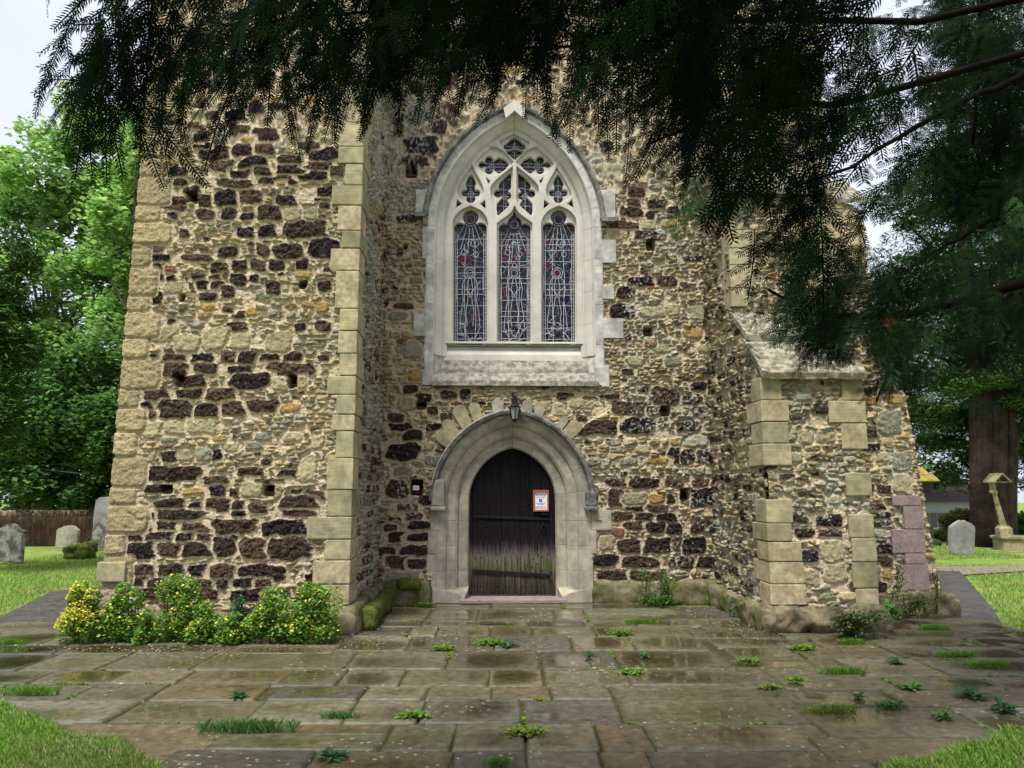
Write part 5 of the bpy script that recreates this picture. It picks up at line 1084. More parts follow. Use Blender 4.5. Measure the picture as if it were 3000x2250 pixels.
# ================================================================ shrubs, graves, trees
LQ = np.array([(-.5,0,0),(0,-.42,.06),(.5,0,0),(0,.42,.06)]); LT = np.array([[0,1,2,3]])
def rrot(n, rs, tilt=1.0): return rotz(rs.rand(n)*6.3)@rotx((rs.rand(n)-.5)*2*tilt)@rotz(rs.rand(n)*6.3)
def leafmesh(name, p, size, cols, rs, parent, m='leaf', tilt=1.0, var=.35, tpl=None):
    n = len(p); c = cols[rs.randint(len(cols), size=n)]*(1-var+2*var*rs.rand(n, 1))
    return inst(LQ if tpl is None else tpl, LT, p, rrot(n, rs, tilt), size*(.7+.6*rs.rand(n)), c, name=name, m=M[m], parent=parent)
def fshrub(px0, px1, pyt, pyb, D, label, seed, nl, nf, dark=False):
    """mound of small leaves with yellow flowers: px0..px1 wide, top pyt, base pyb, standing on the ground at depth D"""
    rs = np.random.RandomState(seed); a, b, t = P(px0, pyb, D), P(px1, pyb, D), P(px0, pyt, D); h = t.z; w_ = (b.x-a.x)/2; cx = (a.x+b.x)/2
    root = empty('flowering_plant', (cx, D, 0), label, 'plant', 'plants along the foot of the left buttress'); bpy.context.view_layer.update()
    # lumps
    L_ = [(rs.uniform(-.6,.6), rs.uniform(.15,.75), rs.uniform(.25,.5)) for _ in range(9)]+[(rs.uniform(-.15,.15),.78,.3),(-.5,.2,.45),(.5,.2,.45),(0,.35,.55)]
    k_ = rs.randint(len(L_), size=nl); v = rs.randn(nl, 3); v /= np.linalg.norm(v, axis=1, keepdims=True); v *= (.55+.5*rs.rand(nl, 1)**.6)
    L_ = np.array(L_); p = np.stack([cx+(L_[k_, 0]+v[:, 0]*L_[k_, 2])*w_, D-.06+v[:, 1]*L_[k_, 2]*.36, (L_[k_, 1]+v[:, 2]*L_[k_, 2]*.55)*h], 1); p = p[(p[:, 2] > .0)&(p[:, 2] < h*1.06)]
    cols = np.array([(.18,.36,.05),(.25,.44,.07),(.11,.26,.04)]) if not dark else np.array([(.045,.13,.04),(.06,.17,.05)])
    leafmesh('foliage', p, .034, cols, rs, root)
    if nf:
        k_ = rs.randint(len(L_), size=nf); v = rs.randn(nf, 3); v /= np.linalg.norm(v, axis=1, keepdims=True); v[:, 1] = -abs(v[:, 1]); v[:, 2] = np.abs(v[:, 2])*.9+.15*v[:, 2]
        q = np.stack([cx+(L_[k_, 0]+v[:, 0]*L_[k_, 2]*1.08)*w_, D-.08+v[:, 1]*L_[k_, 2]*.4, (L_[k_, 1]+v[:, 2]*L_[k_, 2]*.62)*h], 1); q = q[q[:, 2] > .05]
        leafmesh('flowers', q, .024, np.array([(.72,.62,.04),(.74,.68,.10),(.50,.50,.06)]), rs, root, 'petal')
    s_ = MB()
    for i in range(14): x = cx+rs.uniform(-.7,.7)*w_; s_.tube([(x*.6+cx*.4, D, 0), (x, D-.05, h*rs.uniform(.3,.75))], .004, 4)
    s_.build('stem', M['moss'], root)
fshrub(183,312,1690,1838,7.45,'leftmost yellow-flowered mound spilling over the path edge, most heavily in bloom',1,3000,1100)
fshrub(300,440,1694,1832,7.5,'leafy yellow-flowered clump just right of the most heavily blooming one',2,3200,90)
fshrub(408,460,1775,1828,7.4,'small low green clump between the two tallest mounds on the left',3,900,12)
fshrub(455,592,1668,1834,7.5,'tall pointed clump with yellow flowers at its tip in the middle of the row',4,3400,140)
fshrub(550,655,1745,1842,7.4,'low thin yellow-flowered clump right of the tall pointed one',5,1500,90)
fshrub(662,730,1722,1772,7.62,'dark green flowerless plant high against the dark stones',6,500,0,True)
fshrub(640,722,1785,1838,7.35,'low pale green clump in front of the flowerless plant',7,1000,45)
fshrub(705,850,1710,1842,7.45,'broad yellow-flowered clump left of the last one in the row',8,3200,120)
fshrub(815,1005,1692,1858,7.4,'rightmost and largest yellow-flowered clump at the quoined corner',9,5000,330)
# plants on the right side
def bramble(px0, px1, pyt, pyb, D, name, label, cat, seed, n, cols, size=.035, group=None, stems=10, base=None):
    rs = np.random.RandomState(seed); a, b, t = P(px0, pyb, D), P(px1, pyb, D), P(px0, pyt, D); h = t.z; cx = (a.x+b.x)/2; w_ = (b.x-a.x)/2; z0 = max(0, a.z) if base is None else base
    root = empty(name, (cx, D, 0), label, cat, group); bpy.context.view_layer.update(); s_ = MB(); P_ = []
    for i in range(stems):
        x0 = cx+rs.uniform(-.6,.6)*w_; x1 = cx+rs.uniform(-1,1)*w_; hh = z0+(h-z0)*rs.uniform(.6,1); pts = [(x0+(x1-x0)*t_**1.3, D+rs.uniform(-.03,.03)-.12*math.sin(t_*2), z0+(hh-z0)*(t_ if cat != 'bramble' else math.sin(t_*2.0))) for t_ in np.linspace(0, 1, 7)]
        s_.tube(pts, .004, 4); P_.append(pts)
    s_.build('stem', M['moss'], root); pp_ = np.array([P_[rs.randint(stems)][rs.randint(1, 7)] for _ in range(n)])+rs.randn(n, 3)*np.array((.05, .05, .035)); pp_[:, 2] = np.maximum(pp_[:, 2], .01)
    leafmesh('foliage', pp_, size, np.array(cols), rs, root); return root
GR = [(.06,.16,.035),(.09,.20,.04),(.05,.11,.03)]
bramble(2425,2600,1790,1888,7.45,'bramble','low tangled bramble with reddish stems at the foot of the right buttress','bramble',31,1600,GR+[(.16,.10,.05),(.20,.16,.10)],.032,stems=22,base=0)
bramble(2590,2760,1735,1812,8.2,'bramble','thin straggling bramble over the plinth below the pink quoins','bramble',32,800,GR+[(.16,.10,.05)],.024,stems=18)
bramble(2560,2615,1765,1815,8.1,'wild_plant','upright narrow-leaved light green plant between the two plinths of the right buttress','plant',33,220,[(.12,.28,.06)],.06,stems=6)
bramble(2606,2640,1640,1760,8.3,'wild_plant','tall thin grassy plant growing up the gap left of the pink quoins','plant',34,260,[(.10,.20,.05)],.03,stems=4)
bramble(2722,2752,1655,1800,8.35,'wild_plant','dry wispy tall plant at the outer edge of the pink quoins','plant',35,160,[(.20,.20,.10),(.10,.16,.05)],.014,stems=9)
bramble(1866,1905,1655,1772,DW-.25,'wild_plant','tall thin weed with small leaves at the plinth right of the door','plant',36,260,[(.10,.22,.06)],.03,stems=4,base=0)
bramble(1925,1968,1662,1775,DW-.25,'wild_plant','tall bushy-topped weed at the plinth farther right of the door','plant',37,420,[(.07,.18,.05)],.035,stems=4,base=0)
bramble(1880,1960,1740,1776,DW-.3,'wild_plant','low bright green weed between the two tall weeds right of the door','plant',38,500,[(.08,.24,.04)],.026,stems=8,base=0)
bramble(2135,2165,1745,1790,8.6,'wild_plant','small dark green plant on the mossy plinth of the right recess corner','plant',39,120,[(.05,.17,.06)],.035,stems=4)
# moss humps at the left recess corner
rs = np.random.RandomState(77)
def moss_hump(x0, x1, y0, y1, z0, h, label):
    o = lump('moss_cushion', x0, x1, y0, y1, z0, h, M['moss'], None, res=.025, amp=.035, rad=.06, seed=int(h*100)); tag(o, label, 'moss')
moss_hump(XLc+.13, XLc+.30, DF+.1, DF+1.5, 0, .22, 'long mossy hump along the inner foot of the left buttress')
moss_hump(XLc+.3, dl-.12, DW-.22, DW-.10, zp-.10, zp+.06, 'moss cushion on the plinth left of the door')
# ---- headstones
def stone(pts, D, th, m, name, label, group=None, tilt=0, lean=0):
    """pts: outline in photograph pixels"""
    q = [P(x, y, D) for x, y in pts]; zmin = min(a.z for a in q); gz0 = float(gz(0, D)); import bmesh
    cx = sum(a.x for a in q)/len(q); poly = [(a.x, a.z) for a in q]; n = len(poly)
    bm = bmesh.new(); f1 = [bm.verts.new((x, D, z)) for x, z in poly]; f2 = [bm.verts.new((x, D+th, z)) for x, z in poly]
    bm.faces.new(f1); bm.faces.new(f2[::-1]); [bm.faces.new((f1[i], f2[i], f2[(i+1) % n], f1[(i+1) % n])) for i in range(n)]
    bmesh.ops.recalc_face_normals(bm, faces=bm.faces[:]); es = [e for e in bm.edges if abs(e.verts[0].co.y-e.verts[1].co.y) < 1e-5]
    bmesh.ops.bevel(bm, geom=es, offset=th*.13, segments=2, affect='EDGES')
    dep = min(0, zmin)
    for v in bm.verts: v.co.x += lean*(v.co.z-zmin)+(vn(v.co.z*7, v.co.x*5, 3)-.5)*.012
    me = bpy.data.meshes.new(name); bm.to_mesh(me); bm.free(); return tag(link(name, me, m), label, 'headstone', group)
def dep(py): v = (py-1125)/F; return CAMZ/math.tan(math.atan(v)-PITCH)
def arc(cx, cy, r, a0, a1, n=8, ry=None): ry = ry or r; return [(cx+r*math.cos(math.radians(a0+(a1-a0)*i/n)), cy-ry*math.sin(math.radians(a0+(a1-a0)*i/n))) for i in range(n+1)]
HG = 'headstones in the churchyard'
stone([(-45,1646),(-38,1562),(-28,1552),(-10,1550)]+arc(28,1556,26,150,30,8,22)+[(55,1552),(69,1556),(63,1600),(60,1648)], dep(1645), .12, M['lichhead'], 'headstone', 'large lichen-blotched headstone with a rounded top at the far left edge', HG)
stone([(161,1606),(165,1553),(172,1547),(178,1548)]+arc(200,1553,25,150,30,8,14)+[(222,1547),(229,1553),(224,1604)], dep(1606), .11, M['palehead'], 'headstone', 'small low arched headstone beside the mossy rock', HG)
stone([(268,1605),(272,1520),(279,1466),(290,1457),(322,1455),(350,1462),(350,1605)], dep(1598), .12, M['greyhead'], 'headstone', 'tall plain grey headstone half hidden behind the church corner', HG)
stone([(265,1606),(270,1550),(285,1520),(300,1514),(330,1512),(330,1606)], dep(1607), .10, M['lichhead'], 'headstone', 'leaning pale lichened headstone in front of the tall grey one', HG)
stone([(2784,1624),(2786,1545),(2790,1540)]+[(2800,1533),(2810,1527),(2816,1524),(2822,1528),(2828,1524),(2834,1528),(2846,1533),(2856,1541),(2859,1548),(2856,1626)], dep(1625), .11, M['greyhead'], 'headstone', 'wide grey headstone with a shaped top on the right lawn', HG)
stone([(2779,1600),(2780,1552),(2790,1545),(2800,1545),(2800,1600)], dep(1598), .1, M['darkstone'], 'headstone', 'dark headstone mostly hidden behind the wide grey one', HG)
Dc = dep(1598); cr_ = empty('cross_gravestone', (P(2729,1590,Dc).x, Dc, 0), 'dark stone cross grave marker standing on a low mound left of the grey headstone', 'grave marker'); bpy.context.view_layer.update()
a, q = P(2723,1596,Dc), P(2734,1541,Dc); MB().box(a.x,q.x,Dc,Dc+.1,a.z,q.z,.01).build('shaft', M['darkstone'], cr_); a, q = P(2711,1560,Dc), P(2745,1551,Dc); MB().box(a.x,q.x,Dc-.003,Dc+.104,a.z,q.z,.01).build('arm', M['darkstone'], cr_)
lump('mound', P(2704,1600,Dc).x, P(2752,1600,Dc).x, Dc-.2, Dc+.35, -.05, .14, M['darkstone'], cr_, .05, .03, .08, 9)
Dr = dep(1632); o = lump('rock', P(186,1630,Dr).x, P(228,1630,Dr).x, Dr-.15, Dr+.25, -.05, P(0,1600,Dr).z, M['moss'], None, .04, .11, .1, 12); tag(o, 'jagged mossy rock, the left and lower half of the pair on the left lawn', 'rock', 'mossy rocks')
o = lump('rock', P(220,1630,Dr).x, P(268,1630,Dr).x, Dr-.1, Dr+.35, -.05, P(0,1594,Dr).z, M['moss'], None, .04, .12, .12, 15); tag(o, 'rounded mossy rock, the right and taller of the pair on the left lawn', 'rock', 'mossy rocks')
# ---- memorial cross with gabled head
Dm = dep(1612); cxm = P(2945,1600,Dm).x; km = Dm/F; mem = empty('memorial', (cxm, Dm, 0), 'mossy stone memorial with a gabled head on a tapering column and octagonal base', 'memorial'); bpy.context.view_layer.update()
def frus(rows, n, x, y, ph=math.pi/8):
    vs = []; fs = []
    for r_, z, dx in rows:
        for i in range(n): t = 2*math.pi*i/n+ph; vs.append((x+dx+r_*math.cos(t), y+r_*math.sin(t), z))
    for j in range(len(rows)-1):
        for i in range(n): fs.append((j*n+i, j*n+(i+1) % n, (j+1)*n+(i+1) % n, (j+1)*n+i))
    fs.append(tuple(range((len(rows)-1)*n, len(rows)*n))); fs.append(tuple(range(n))[::-1]); return vs, fs
Z = lambda y: P(2940, y, Dm).z
MB().add(*frus([(85*km,Z(1620)-.05,0),(85*km,Z(1612),0)], 8, cxm+.3, Dm)).build('step', M['memorial'], mem)
MB().add(*frus([(58*km,Z(1612),0),(58*km,Z(1578),0),(64*km,Z(1576),0),(64*km,Z(1570),0)], 8, cxm+.28, Dm)).build('pedestal', M['memorial'], mem)
MB().add(*frus([(24*km,Z(1570),0),(24*km,Z(1548),0),(17*km,Z(1541),0),(17*km,Z(1538),0)], 4, cxm, Dm, .5)).build('plinth', M['memorial'], mem)
MB().add(*frus([(9.5*km,Z(1540),0),(6*km,Z(1446),-17*km)], 8, cxm, Dm)).build('column', M['memorial'], mem)
MB().add(*frus([(10*km,Z(1447),-19*km),(12*km,Z(1441),-20*km),(9*km,Z(1436),-20*km),(8*km,Z(1415),-21*km)], 8, cxm, Dm)).build('capital', M['memorial'], mem)
hx = P(2920, 1400, Dm).x; b = MB(); z0, z1 = Z(1412), Z(1388); b.prism([(hx-26*km,z0-.02),(hx-26*km,z0+.01),(hx,z1+.02),(hx+26*km,z0+.01),(hx+26*km,z0-.02),(hx,z1-.02)], Dm-.22, Dm+.22)
b.box(hx-22*km,hx+22*km,Dm-.15,Dm+.15,z0-.02,z0+.012); b.box(hx-2*km,hx+2*km,Dm-.1,Dm+.1,z0,z1); b.build('gabled_head', M['memorial'], mem)
# ---- low white house far right
hD = 31; hs = empty('house', (P(2740,1500,hD).x, hD, -1.2), 'white house with a row of framed windows and brown roof glimpsed past the right lawn', 'house'); bpy.context.view_layer.update()
xa, xb = P(2600,1500,hD).x, P(2900,1500,hD).x; ze = P(2700,1468,hD).z
MB().box(xa,xb,hD,hD+6,-2.6,ze).build('wall', M['white'], hs); MB().add([(xa-.3,hD-.4,ze-.03),(xb+.3,hD-.4,ze-.03),(xb+.3,hD+3,ze+1.3),(xa-.3,hD+3,ze+1.3),(xa-.3,hD+6.4,ze-.03),(xb+.3,hD+6.4,ze-.03)],[(0,1,2,3),(3,2,5,4),(0,3,4),(1,5,2)]).build('roof', M['slate'], hs)
for x in range(2640, 2880, 22):
    a, q = P(x, 1545, hD), P(x+15, 1502, hD); MB().box(a.x,q.x,hD-.02,hD+.05,a.z,q.z).build('window', M['win'], hs)
MB().box(xa,xb,hD-.05,hD-.001,P(0,1500,hD).z,P(0,1496,hD).z).build('band', M['white'], hs)
# ---- left boundary: brown twiggy fence/hedge, pale wall beyond
fD = 19.5; rs = np.random.RandomState(8); n = 9000
x0, x1 = P(-300,1580,fD).x, P(330,1580,fD).x; fe = empty('hedge', ((x0+x1)/2, fD, 0), 'dark brown twiggy hedge along the back of the left lawn', 'hedge'); bpy.context.view_layer.update()
hz_ = P(0,1506,fD).z
lump('hedge_core', x0, x1, fD+.1, fD+.6, -.1, hz_-.08, M['fence'], fe, .12, .06, .15, 20)
p = np.stack([x0+(x1-x0)*rs.rand(n), fD+.0+rs.rand(n)*.6, rs.rand(n)**.8*(hz_-.2)], 1); tvt = np.array([(-.012,0,0),(.012,0,0),(.006,.1,1),(-.006,.1,1)])
c_ = np.array([(.10,.045,.03),(.06,.035,.02),(.13,.07,.04),(.045,.06,.02)])[rs.randint(4, size=n)]
inst(tvt, LT, p, rotz(rs.rand(n)*6.3)@rotx((rs.rand(n)-.5)*1.1), .22+.2*rs.rand(n), c_, name='twigs', m=M['grass'], parent=fe)
a, q = P(-200,1508,24), P(255,1495,24); tag(MB().box(a.x,q.x,24,24.2,-.6,q.z,.01).build('boundary_wall', M['mortar']), 'pale low wall top showing above the brown hedge at left', 'wall')
# ---- telephone wire on the left
tag(MB().tube([P(-60,855,16), P(180,862,16), P(420,874,16)], .008, 5).build('overhead_wire', M['iron']), 'thin dark wire crossing in front of the left trees', 'wire')
# ---- trees
def tree(name, base, h, cr_c, cr_r, nleaf, leaf, cols, label, cat, seed, m='leaf', trunk=.35, bark='greybark', nlimb=14, ncl=130, clr=.9, group=None, tilt=1.0, hollow=.35, clip=None, tpl=None, zmin=-9, stems=1, squash=.75):
    rs = np.random.RandomState(seed); rr = random.Random(seed); base = Vector(base); C_ = Vector(cr_c); R_ = np.array(cr_r)
    root = empty(name, base, label, cat, group); bpy.context.view_layer.update()
    tb = MB()
    for s in range(stems):
        o = Vector((rr.uniform(-1,1), rr.uniform(-1,1), 0))*trunk*(1.1 if stems > 1 else 0); top = base+o*1.6+Vector((0, 0, h*.82)); pts = [base+o*.8+(top-base-o*.8)*t+Vector((math.sin(t*5+s)*.12, math.cos(t*4+s)*.12, 0)) for t in np.linspace(0, 1, 9)]
        tb.tube(pts, [trunk*(1.15 if i == 0 else 1)*(1-.8*i/8)/(1 if stems == 1 else 1.25) for i in range(9)], 12)
    tb.build('trunk', M[bark], root, smooth=True)
    # clusters in the crown volume
    k_ = []
    while len(k_) < ncl:
        v = rs.randn(3); v /= np.linalg.norm(v); v *= (hollow+(1-hollow)*rs.rand()**.5); q = np.array(C_)+v*R_*(1+.18*(rs.rand()-.5))
        if q[2] > zmin and (clip is None or clip(q)): k_.append(q)
    k_ = np.array(k_); lb = MB()
    for i in range(nlimb):
        q = Vector(k_[rs.randint(ncl)]); t0 = rr.uniform(.25, .8); st_ = base+Vector((0, 0, h*.82*t0)); mid = (st_+q)/2+Vector((0, 0, .3)); lb.tube([st_, mid, q], [trunk*.32*(1-t0*.6), trunk*.16, .02], 6)
    lb.build('limb', M[bark], root, smooth=True)
    ci = rs.randint(ncl, size=nleaf); v = rs.randn(nleaf, 3); v /= np.linalg.norm(v, axis=1, keepdims=True); rad = clr*(.5+.9*rnd(ci, ci*0+seed))[:, None]
    p = k_[ci]+v*rad*(.25+.75*rs.rand(nleaf, 1)**.5)*np.array((1, 1, squash))
    cc = cols[rs.randint(len(cols), size=nleaf)]*(.6+.8*rs.rand(nleaf, 1))*(.75+.5*rnd(ci, ci*0+seed+9))[:, None]
    inst(LQ if tpl is None else tpl, LT, p, rrot(nleaf, rs, tilt), leaf*(.6+.8*rs.rand(nleaf)), cc, name='crown', m=M[m], parent=root); return root
PL = np.array([(.24,.42,.10),(.30,.50,.13),(.16,.32,.07),(.38,.55,.18)])
DG = np.array([(.09,.22,.05),(.14,.30,.07),(.20,.38,.09),(.06,.15,.04)])
b1 = P(60,1560,23); tree('broadleaf_tree', (-10.2,24,0), 14, (-10.2,24,9.0), (5.0,3.2,6.4), 85000, .17, PL, 'tall pale green broadleaf tree rising behind the left lawn', 'tree', 3, ncl=330, clr=.72, trunk=.33, hollow=.3, zmin=3.0)
tree('broadleaf_tree', (-15.5,25,0), 13, (-15.2,25,8.3), (4.4,3,7.0), 60000, .17, PL, 'pale green broadleaf tree cut by the left edge', 'tree', 5, ncl=220, clr=.8, trunk=.3, zmin=2.0)
tree('holly_bush', (-8.6,21,0), 4.6, (-10.6,21.3,2.9), (6.0,1.2,2.6), 70000, .14, DG, 'dense dark green bush hanging over the brown hedge', 'bush', 6, ncl=260, clr=.65, trunk=.12, zmin=.9, hollow=.2)
tree('sapling', (-6.9,20.6,0), 3.4, (-6.9,20.8,2.9), (1.5,.8,1.9), 9000, .13, PL*.8, 'bright leafy bush between the dark bush and the church corner', 'bush', 9, ncl=40, clr=.5, trunk=.06, zmin=1.0, hollow=.1)
NT = np.array([(-.5,0,0),(0,-.10,.02),(.5,0,-.05),(0,.10,.02)])
YG = np.array([(.07,.16,.05),(.05,.11,.035),(.07,.15,.045),(.10,.20,.055),(.03,.065,.022)])
tree('conifer', (-9.9,13.2,0), 7, (-9.35,13.2,4.2), (.85,.8,2.9), 13000, .17, np.array([(.07,.16,.04),(.07,.15,.035),(.035,.08,.02)]), 'dark feathery conifer with drooping sprays at the left edge', 'tree', 11, m='needle', ncl=80, clr=.42, trunk=.12, bark='bark', hollow=.1, zmin=2.2, tpl=NT)
# big yew at the back right with several fused stems
Dy = 19.0; bx = P(2905,1600,Dy).x
yew = tree('yew_tree', (bx,Dy,0), 15, (bx+.6,Dy+.6,6.8), (5.4,3.2,6.0), 130000, .19, YG, 'big old yew with reddish fused trunks behind the stone memorial', 'tree', 13, m='needle', ncl=330, clr=.75, trunk=.3, bark='bark', hollow=.25, zmin=1.2, tpl=NT, clip=lambda q: (q[0] > bx-(2.6 if q[2] < 4.5 else 1.3)) and ((q[1] > Dy+.7 and q[2] > (1.9 if q[0] < bx-.9 else 1.3)) or q[2] > 3.2+(abs(q[0]-bx) < 1)*.5), squash=.5)
tk = MB(); rr = random.Random(4)
for q_ in range(20):
    f_ = q_/19; px0 = 2858+f_*98+rr.uniform(-4,4); px1 = 2850+f_*118+rr.uniform(-5,5); r0 = rr.uniform(.09,.15); top = 900 if q_ not in (17, 18, 19) else 1240
    a = P(px0, 1600, Dy); c = P(px1, 1300, Dy); d_ = P(px1+(px1-px0)*.7, top, Dy); oy = -.32*math.sin(math.pi*f_)+rr.uniform(-.1,.1)
    tk.tube([(a.x, a.y+oy, -.1), (a.x*.75+c.x*.25+rr.uniform(-.03,.03), a.y+oy, c.z*.25), (a.x*.4+c.x*.6+rr.uniform(-.04,.04), a.y+oy, c.z*.6), (c.x, c.y+oy, c.z), (d_.x, d_.y+oy, d_.z)], [r0*1.4, r0*1.1, r0, r0*.9, r0*.6], 9)
tk.build('trunk', M['bark'], yew, smooth=True)
tree('yew_tree', (20,26,-.6), 14, (19.2,26,6.5), (4.6,3,5.8), 70000, .22, YG*.9, 'dark yew filling the background at the right edge', 'tree', 17, m='needle', ncl=220, clr=.9, trunk=.4, bark='bark', zmin=1.0, tpl=NT, hollow=.2, squash=.5)
tree('broadleaf_tree', (15.5,30,-1), 11, (15.5,30,6.5), (2.6,2,3.2), 16000, .2, PL, 'light green tree showing through gaps beyond the right yew', 'tree', 19, ncl=80, clr=.9, trunk=.3, zmin=3)
tree('holly_bush', (-12,27,0), 5, (-12,27,2.4), (9,1.5,3.2), 60000, .2, DG*.8, 'long dark thicket closing the view behind the brown hedge', 'bush', 23, ncl=200, clr=.9, trunk=.15, zmin=-.2, hollow=.1)
tree('laurel_bush', (14,33,-1), 6, (14,33,2.6), (8,1.6,3.6), 50000, .22, DG*.8, 'dark thicket behind the white house', 'bush', 29, ncl=160, clr=1.0, trunk=.15, zmin=-.8, hollow=.1)
def bush(px0, px1, pyt, pyb, D, label, seed, n, cols, size, name='bush'):
    rs = np.random.RandomState(seed); a, b, t = P(px0,pyb,D), P(px1,pyb,D), P(px0,pyt,D); zb = float(gz(0, D)); cx, w_ = (a.x+b.x)/2, (b.x-a.x)/2; h = t.z-zb
    root = empty(name, (cx, D, zb), label, 'bush', 'bushes behind the right lawn'); bpy.context.view_layer.update()
    L_ = np.array([(rs.uniform(-.7,.7), rs.uniform(.2,.75), rs.uniform(.2,.4)) for _ in range(14)]); k_ = rs.randint(14, size=n); v = rs.randn(n, 3); v /= np.linalg.norm(v, axis=1, keepdims=True); v *= (.3+.7*rs.rand(n, 1)**.5)
    p = np.stack([cx+(L_[k_,0]+v[:,0]*L_[k_,2])*w_, D+v[:,1]*.6, zb+np.abs(L_[k_,1]+v[:,2]*L_[k_,2]*.7)*h], 1)
    leafmesh('foliage', p, size, np.array(cols), rs, root); s_ = MB()
    for i in range(8): x = cx+rs.uniform(-.5,.5)*w_; s_.tube([(x, D, zb), (x+rs.uniform(-.2,.2), D, zb+h*.6)], .02, 5)
    s_.build('stem', M['bark'], root)
bush(2770,2860,1480,1575,23,'pale green bush with reddish tips in front of the white house',41,3800,[(.16,.24,.05),(.20,.27,.07),(.28,.10,.06)],.11)
bush(2680,2770,1553,1592,21.5,'low yellow-green shrub behind the dark cross',42,2600,[(.22,.26,.04),(.14,.20,.04)],.09)
bush(2738,2795,1552,1592,22.2,'dark green bush between the cross and the grey headstone',43,2400,[(.05,.11,.03),(.09,.17,.04)],.10)
bush(2965,3120,1480,1590,22,'light green shrub behind the memorial at the right edge',44,4200,[(.12,.26,.05),(.17,.32,.07)],.12)
# ================================================================ the overhanging yew in the foreground
# frond template: a stem with alternate side sprigs, needles in two ranks; local +X is the growth direction
def make_frond(L_, nside, ls, step, nl, nw, rs, stem=.0022, droop=.25):
    V = []; Q = []; SV = []; SQ = []
    def spray(p0, d0, length, n_, curve):
        p = np.array(p0, float); d = np.array(d0, float); k = int(length/step); pts = [p.copy()]; dirs = [d.copy()]
        for i in range(k):
            d = d+curve*step; d /= np.linalg.norm(d); p = p+d*step; pts.append(p.copy()); dirs.append(d.copy())
            s = np.cross(n_, d); s /= np.linalg.norm(s); fl = 1-.45*max(0, (i-k*.75)/(k*.25+1e-6))
            for sg in (-1, 1):
                l_ = nl*fl*(.85+.3*rs.rand()); dv = d*(.42+.25*rs.rand())+s*sg*.9+n_*(rs.rand()-.5)*.5; dv /= np.linalg.norm(dv)
                w_ = np.cross(dv, n_); w_ /= np.linalg.norm(w_); b = len(V); tip = p+dv*l_+np.array((0.12, 0, -.10))*l_; mid = p+dv*l_*.5
                V.extend([p, mid+w_*nw, tip, mid-w_*nw]); Q.append((b, b+1, b+2, b+3))
        # stem as a thin flat strip cross
        for a in range(0, len(pts)-1, 3):
            e = min(a+3, len(pts)-1); b = len(V); s = np.cross(n_, dirs[a])*stem
            V.extend([pts[a]-s, pts[a]+s, pts[e]+s*.7, pts[e]-s*.7]); Q.append((b, b+1, b+2, b+3))
        return pts, dirs
    n0 = np.array((0, 0, 1.)); pts, dirs = spray((0, 0, 0), (1, 0, 0), L_, n0, np.array((0, rs.uniform(-.4, .4), -droop)))
    for i in range(nside):
        t = .06+.8*i/nside; j = int(t*(len(pts)-1)); sg = 1 if i % 2 else -1; d = dirs[j]; s = np.cross(n0, d)
        dd = d*.75+s*sg*.75+n0*rs.uniform(-.25,.15); dd /= np.linalg.norm(dd); nn = n0+rs.randn(3)*.2; nn -= dd*nn.dot(dd); nn /= np.linalg.norm(nn)
        spray(pts[j], dd, ls*(1-.45*t)*(.7+.6*rs.rand()), nn, np.array((.9, 0, -droop*1.4)))
    return np.array(V), np.array(Q)
ry = np.random.RandomState(31)
FR = [make_frond(.50, 7, .13, .0105, .031, .0029, ry, stem=.003, droop=.5) for _ in range(6)]          # near, long needles
FRN = [make_frond(.46, 3, .075, .0105, .030, .0029, ry, stem=.003, droop=.35) for _ in range(5)]          # slender hanging tips
FR2 = [make_frond(.42, 8, .20, .0135, .030, .0036, ry, stem=.003) for _ in range(6)]        # a little farther
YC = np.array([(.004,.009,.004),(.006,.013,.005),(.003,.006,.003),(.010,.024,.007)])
def frames(d, n):
    d = d/np.linalg.norm(d, axis=1, keepdims=True); n = n-d*(n*d).sum(1, keepdims=True); n /= np.linalg.norm(n, axis=1, keepdims=True); y = np.cross(n, d); return np.stack([d, y, n], -1)
def build_fronds(name, pos, dirs, nrm, scale, tpls, parent, m='needle', cols=YC):
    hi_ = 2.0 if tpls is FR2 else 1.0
    R = frames(dirs, nrm); Vs = []; Qs = []; Cs = []; off = 0
    for i in range(len(pos)):
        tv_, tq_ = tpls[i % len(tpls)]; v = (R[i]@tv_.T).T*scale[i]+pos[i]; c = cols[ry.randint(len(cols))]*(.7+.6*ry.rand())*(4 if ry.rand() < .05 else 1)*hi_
        if ry.rand() < .006: c = np.array((.06, .024, .010))
        cc = np.repeat(c[None], len(v), 0); Vs.append(v); Qs.append(tq_+off); Cs.append(cc); off += len(v)
    return npmesh(name, np.concatenate(Vs), np.concatenate(Qs), M[m], parent, col=np.concatenate(Cs))
fy = empty('overhanging_yew', (4.6, 1.6, 0), 'dark yew whose drooping needle sprays overhang the top of the view close by', 'tree'); bpy.context.view_layer.update()
BX = [-200,40,60,180,260,320,400,450,520,590,650,760,870,1000,1100,1180,1300,1380,1440,1510,1570,1650,1700,1760,1820,1930,2040,2120,2180,2300,2420,2480,2560,2620,2700,2850,3000,3400]
BY = [60,120,330,430,520,430,470,535,440,500,350,330,450,440,350,390,300,390,330,225,330,470,380,420,560,480,590,760,880,1010,1060,1120,1150,1060,900,760,700,700]
bnd = lambda x: np.interp(x, BX, BY)
DX = [-200,0,60,200,400,800,1300,2300,2420,2480,2700,2780,3400]; DV = [.06,.08,.12,.28,.5,.75,1,1,.7,.34,.32,.7,.8]
def sample(n, test, D0, D1, up=-500):
    out = []
    while len(out) < n:
        x = ry.uniform(-250, 3350); y = ry.uniform(up, 1200)
        if test(x, y): out.append((x, y, ry.uniform(D0, D1)))
    return out
pos = []; dr = []; nr = []; sc_ = []
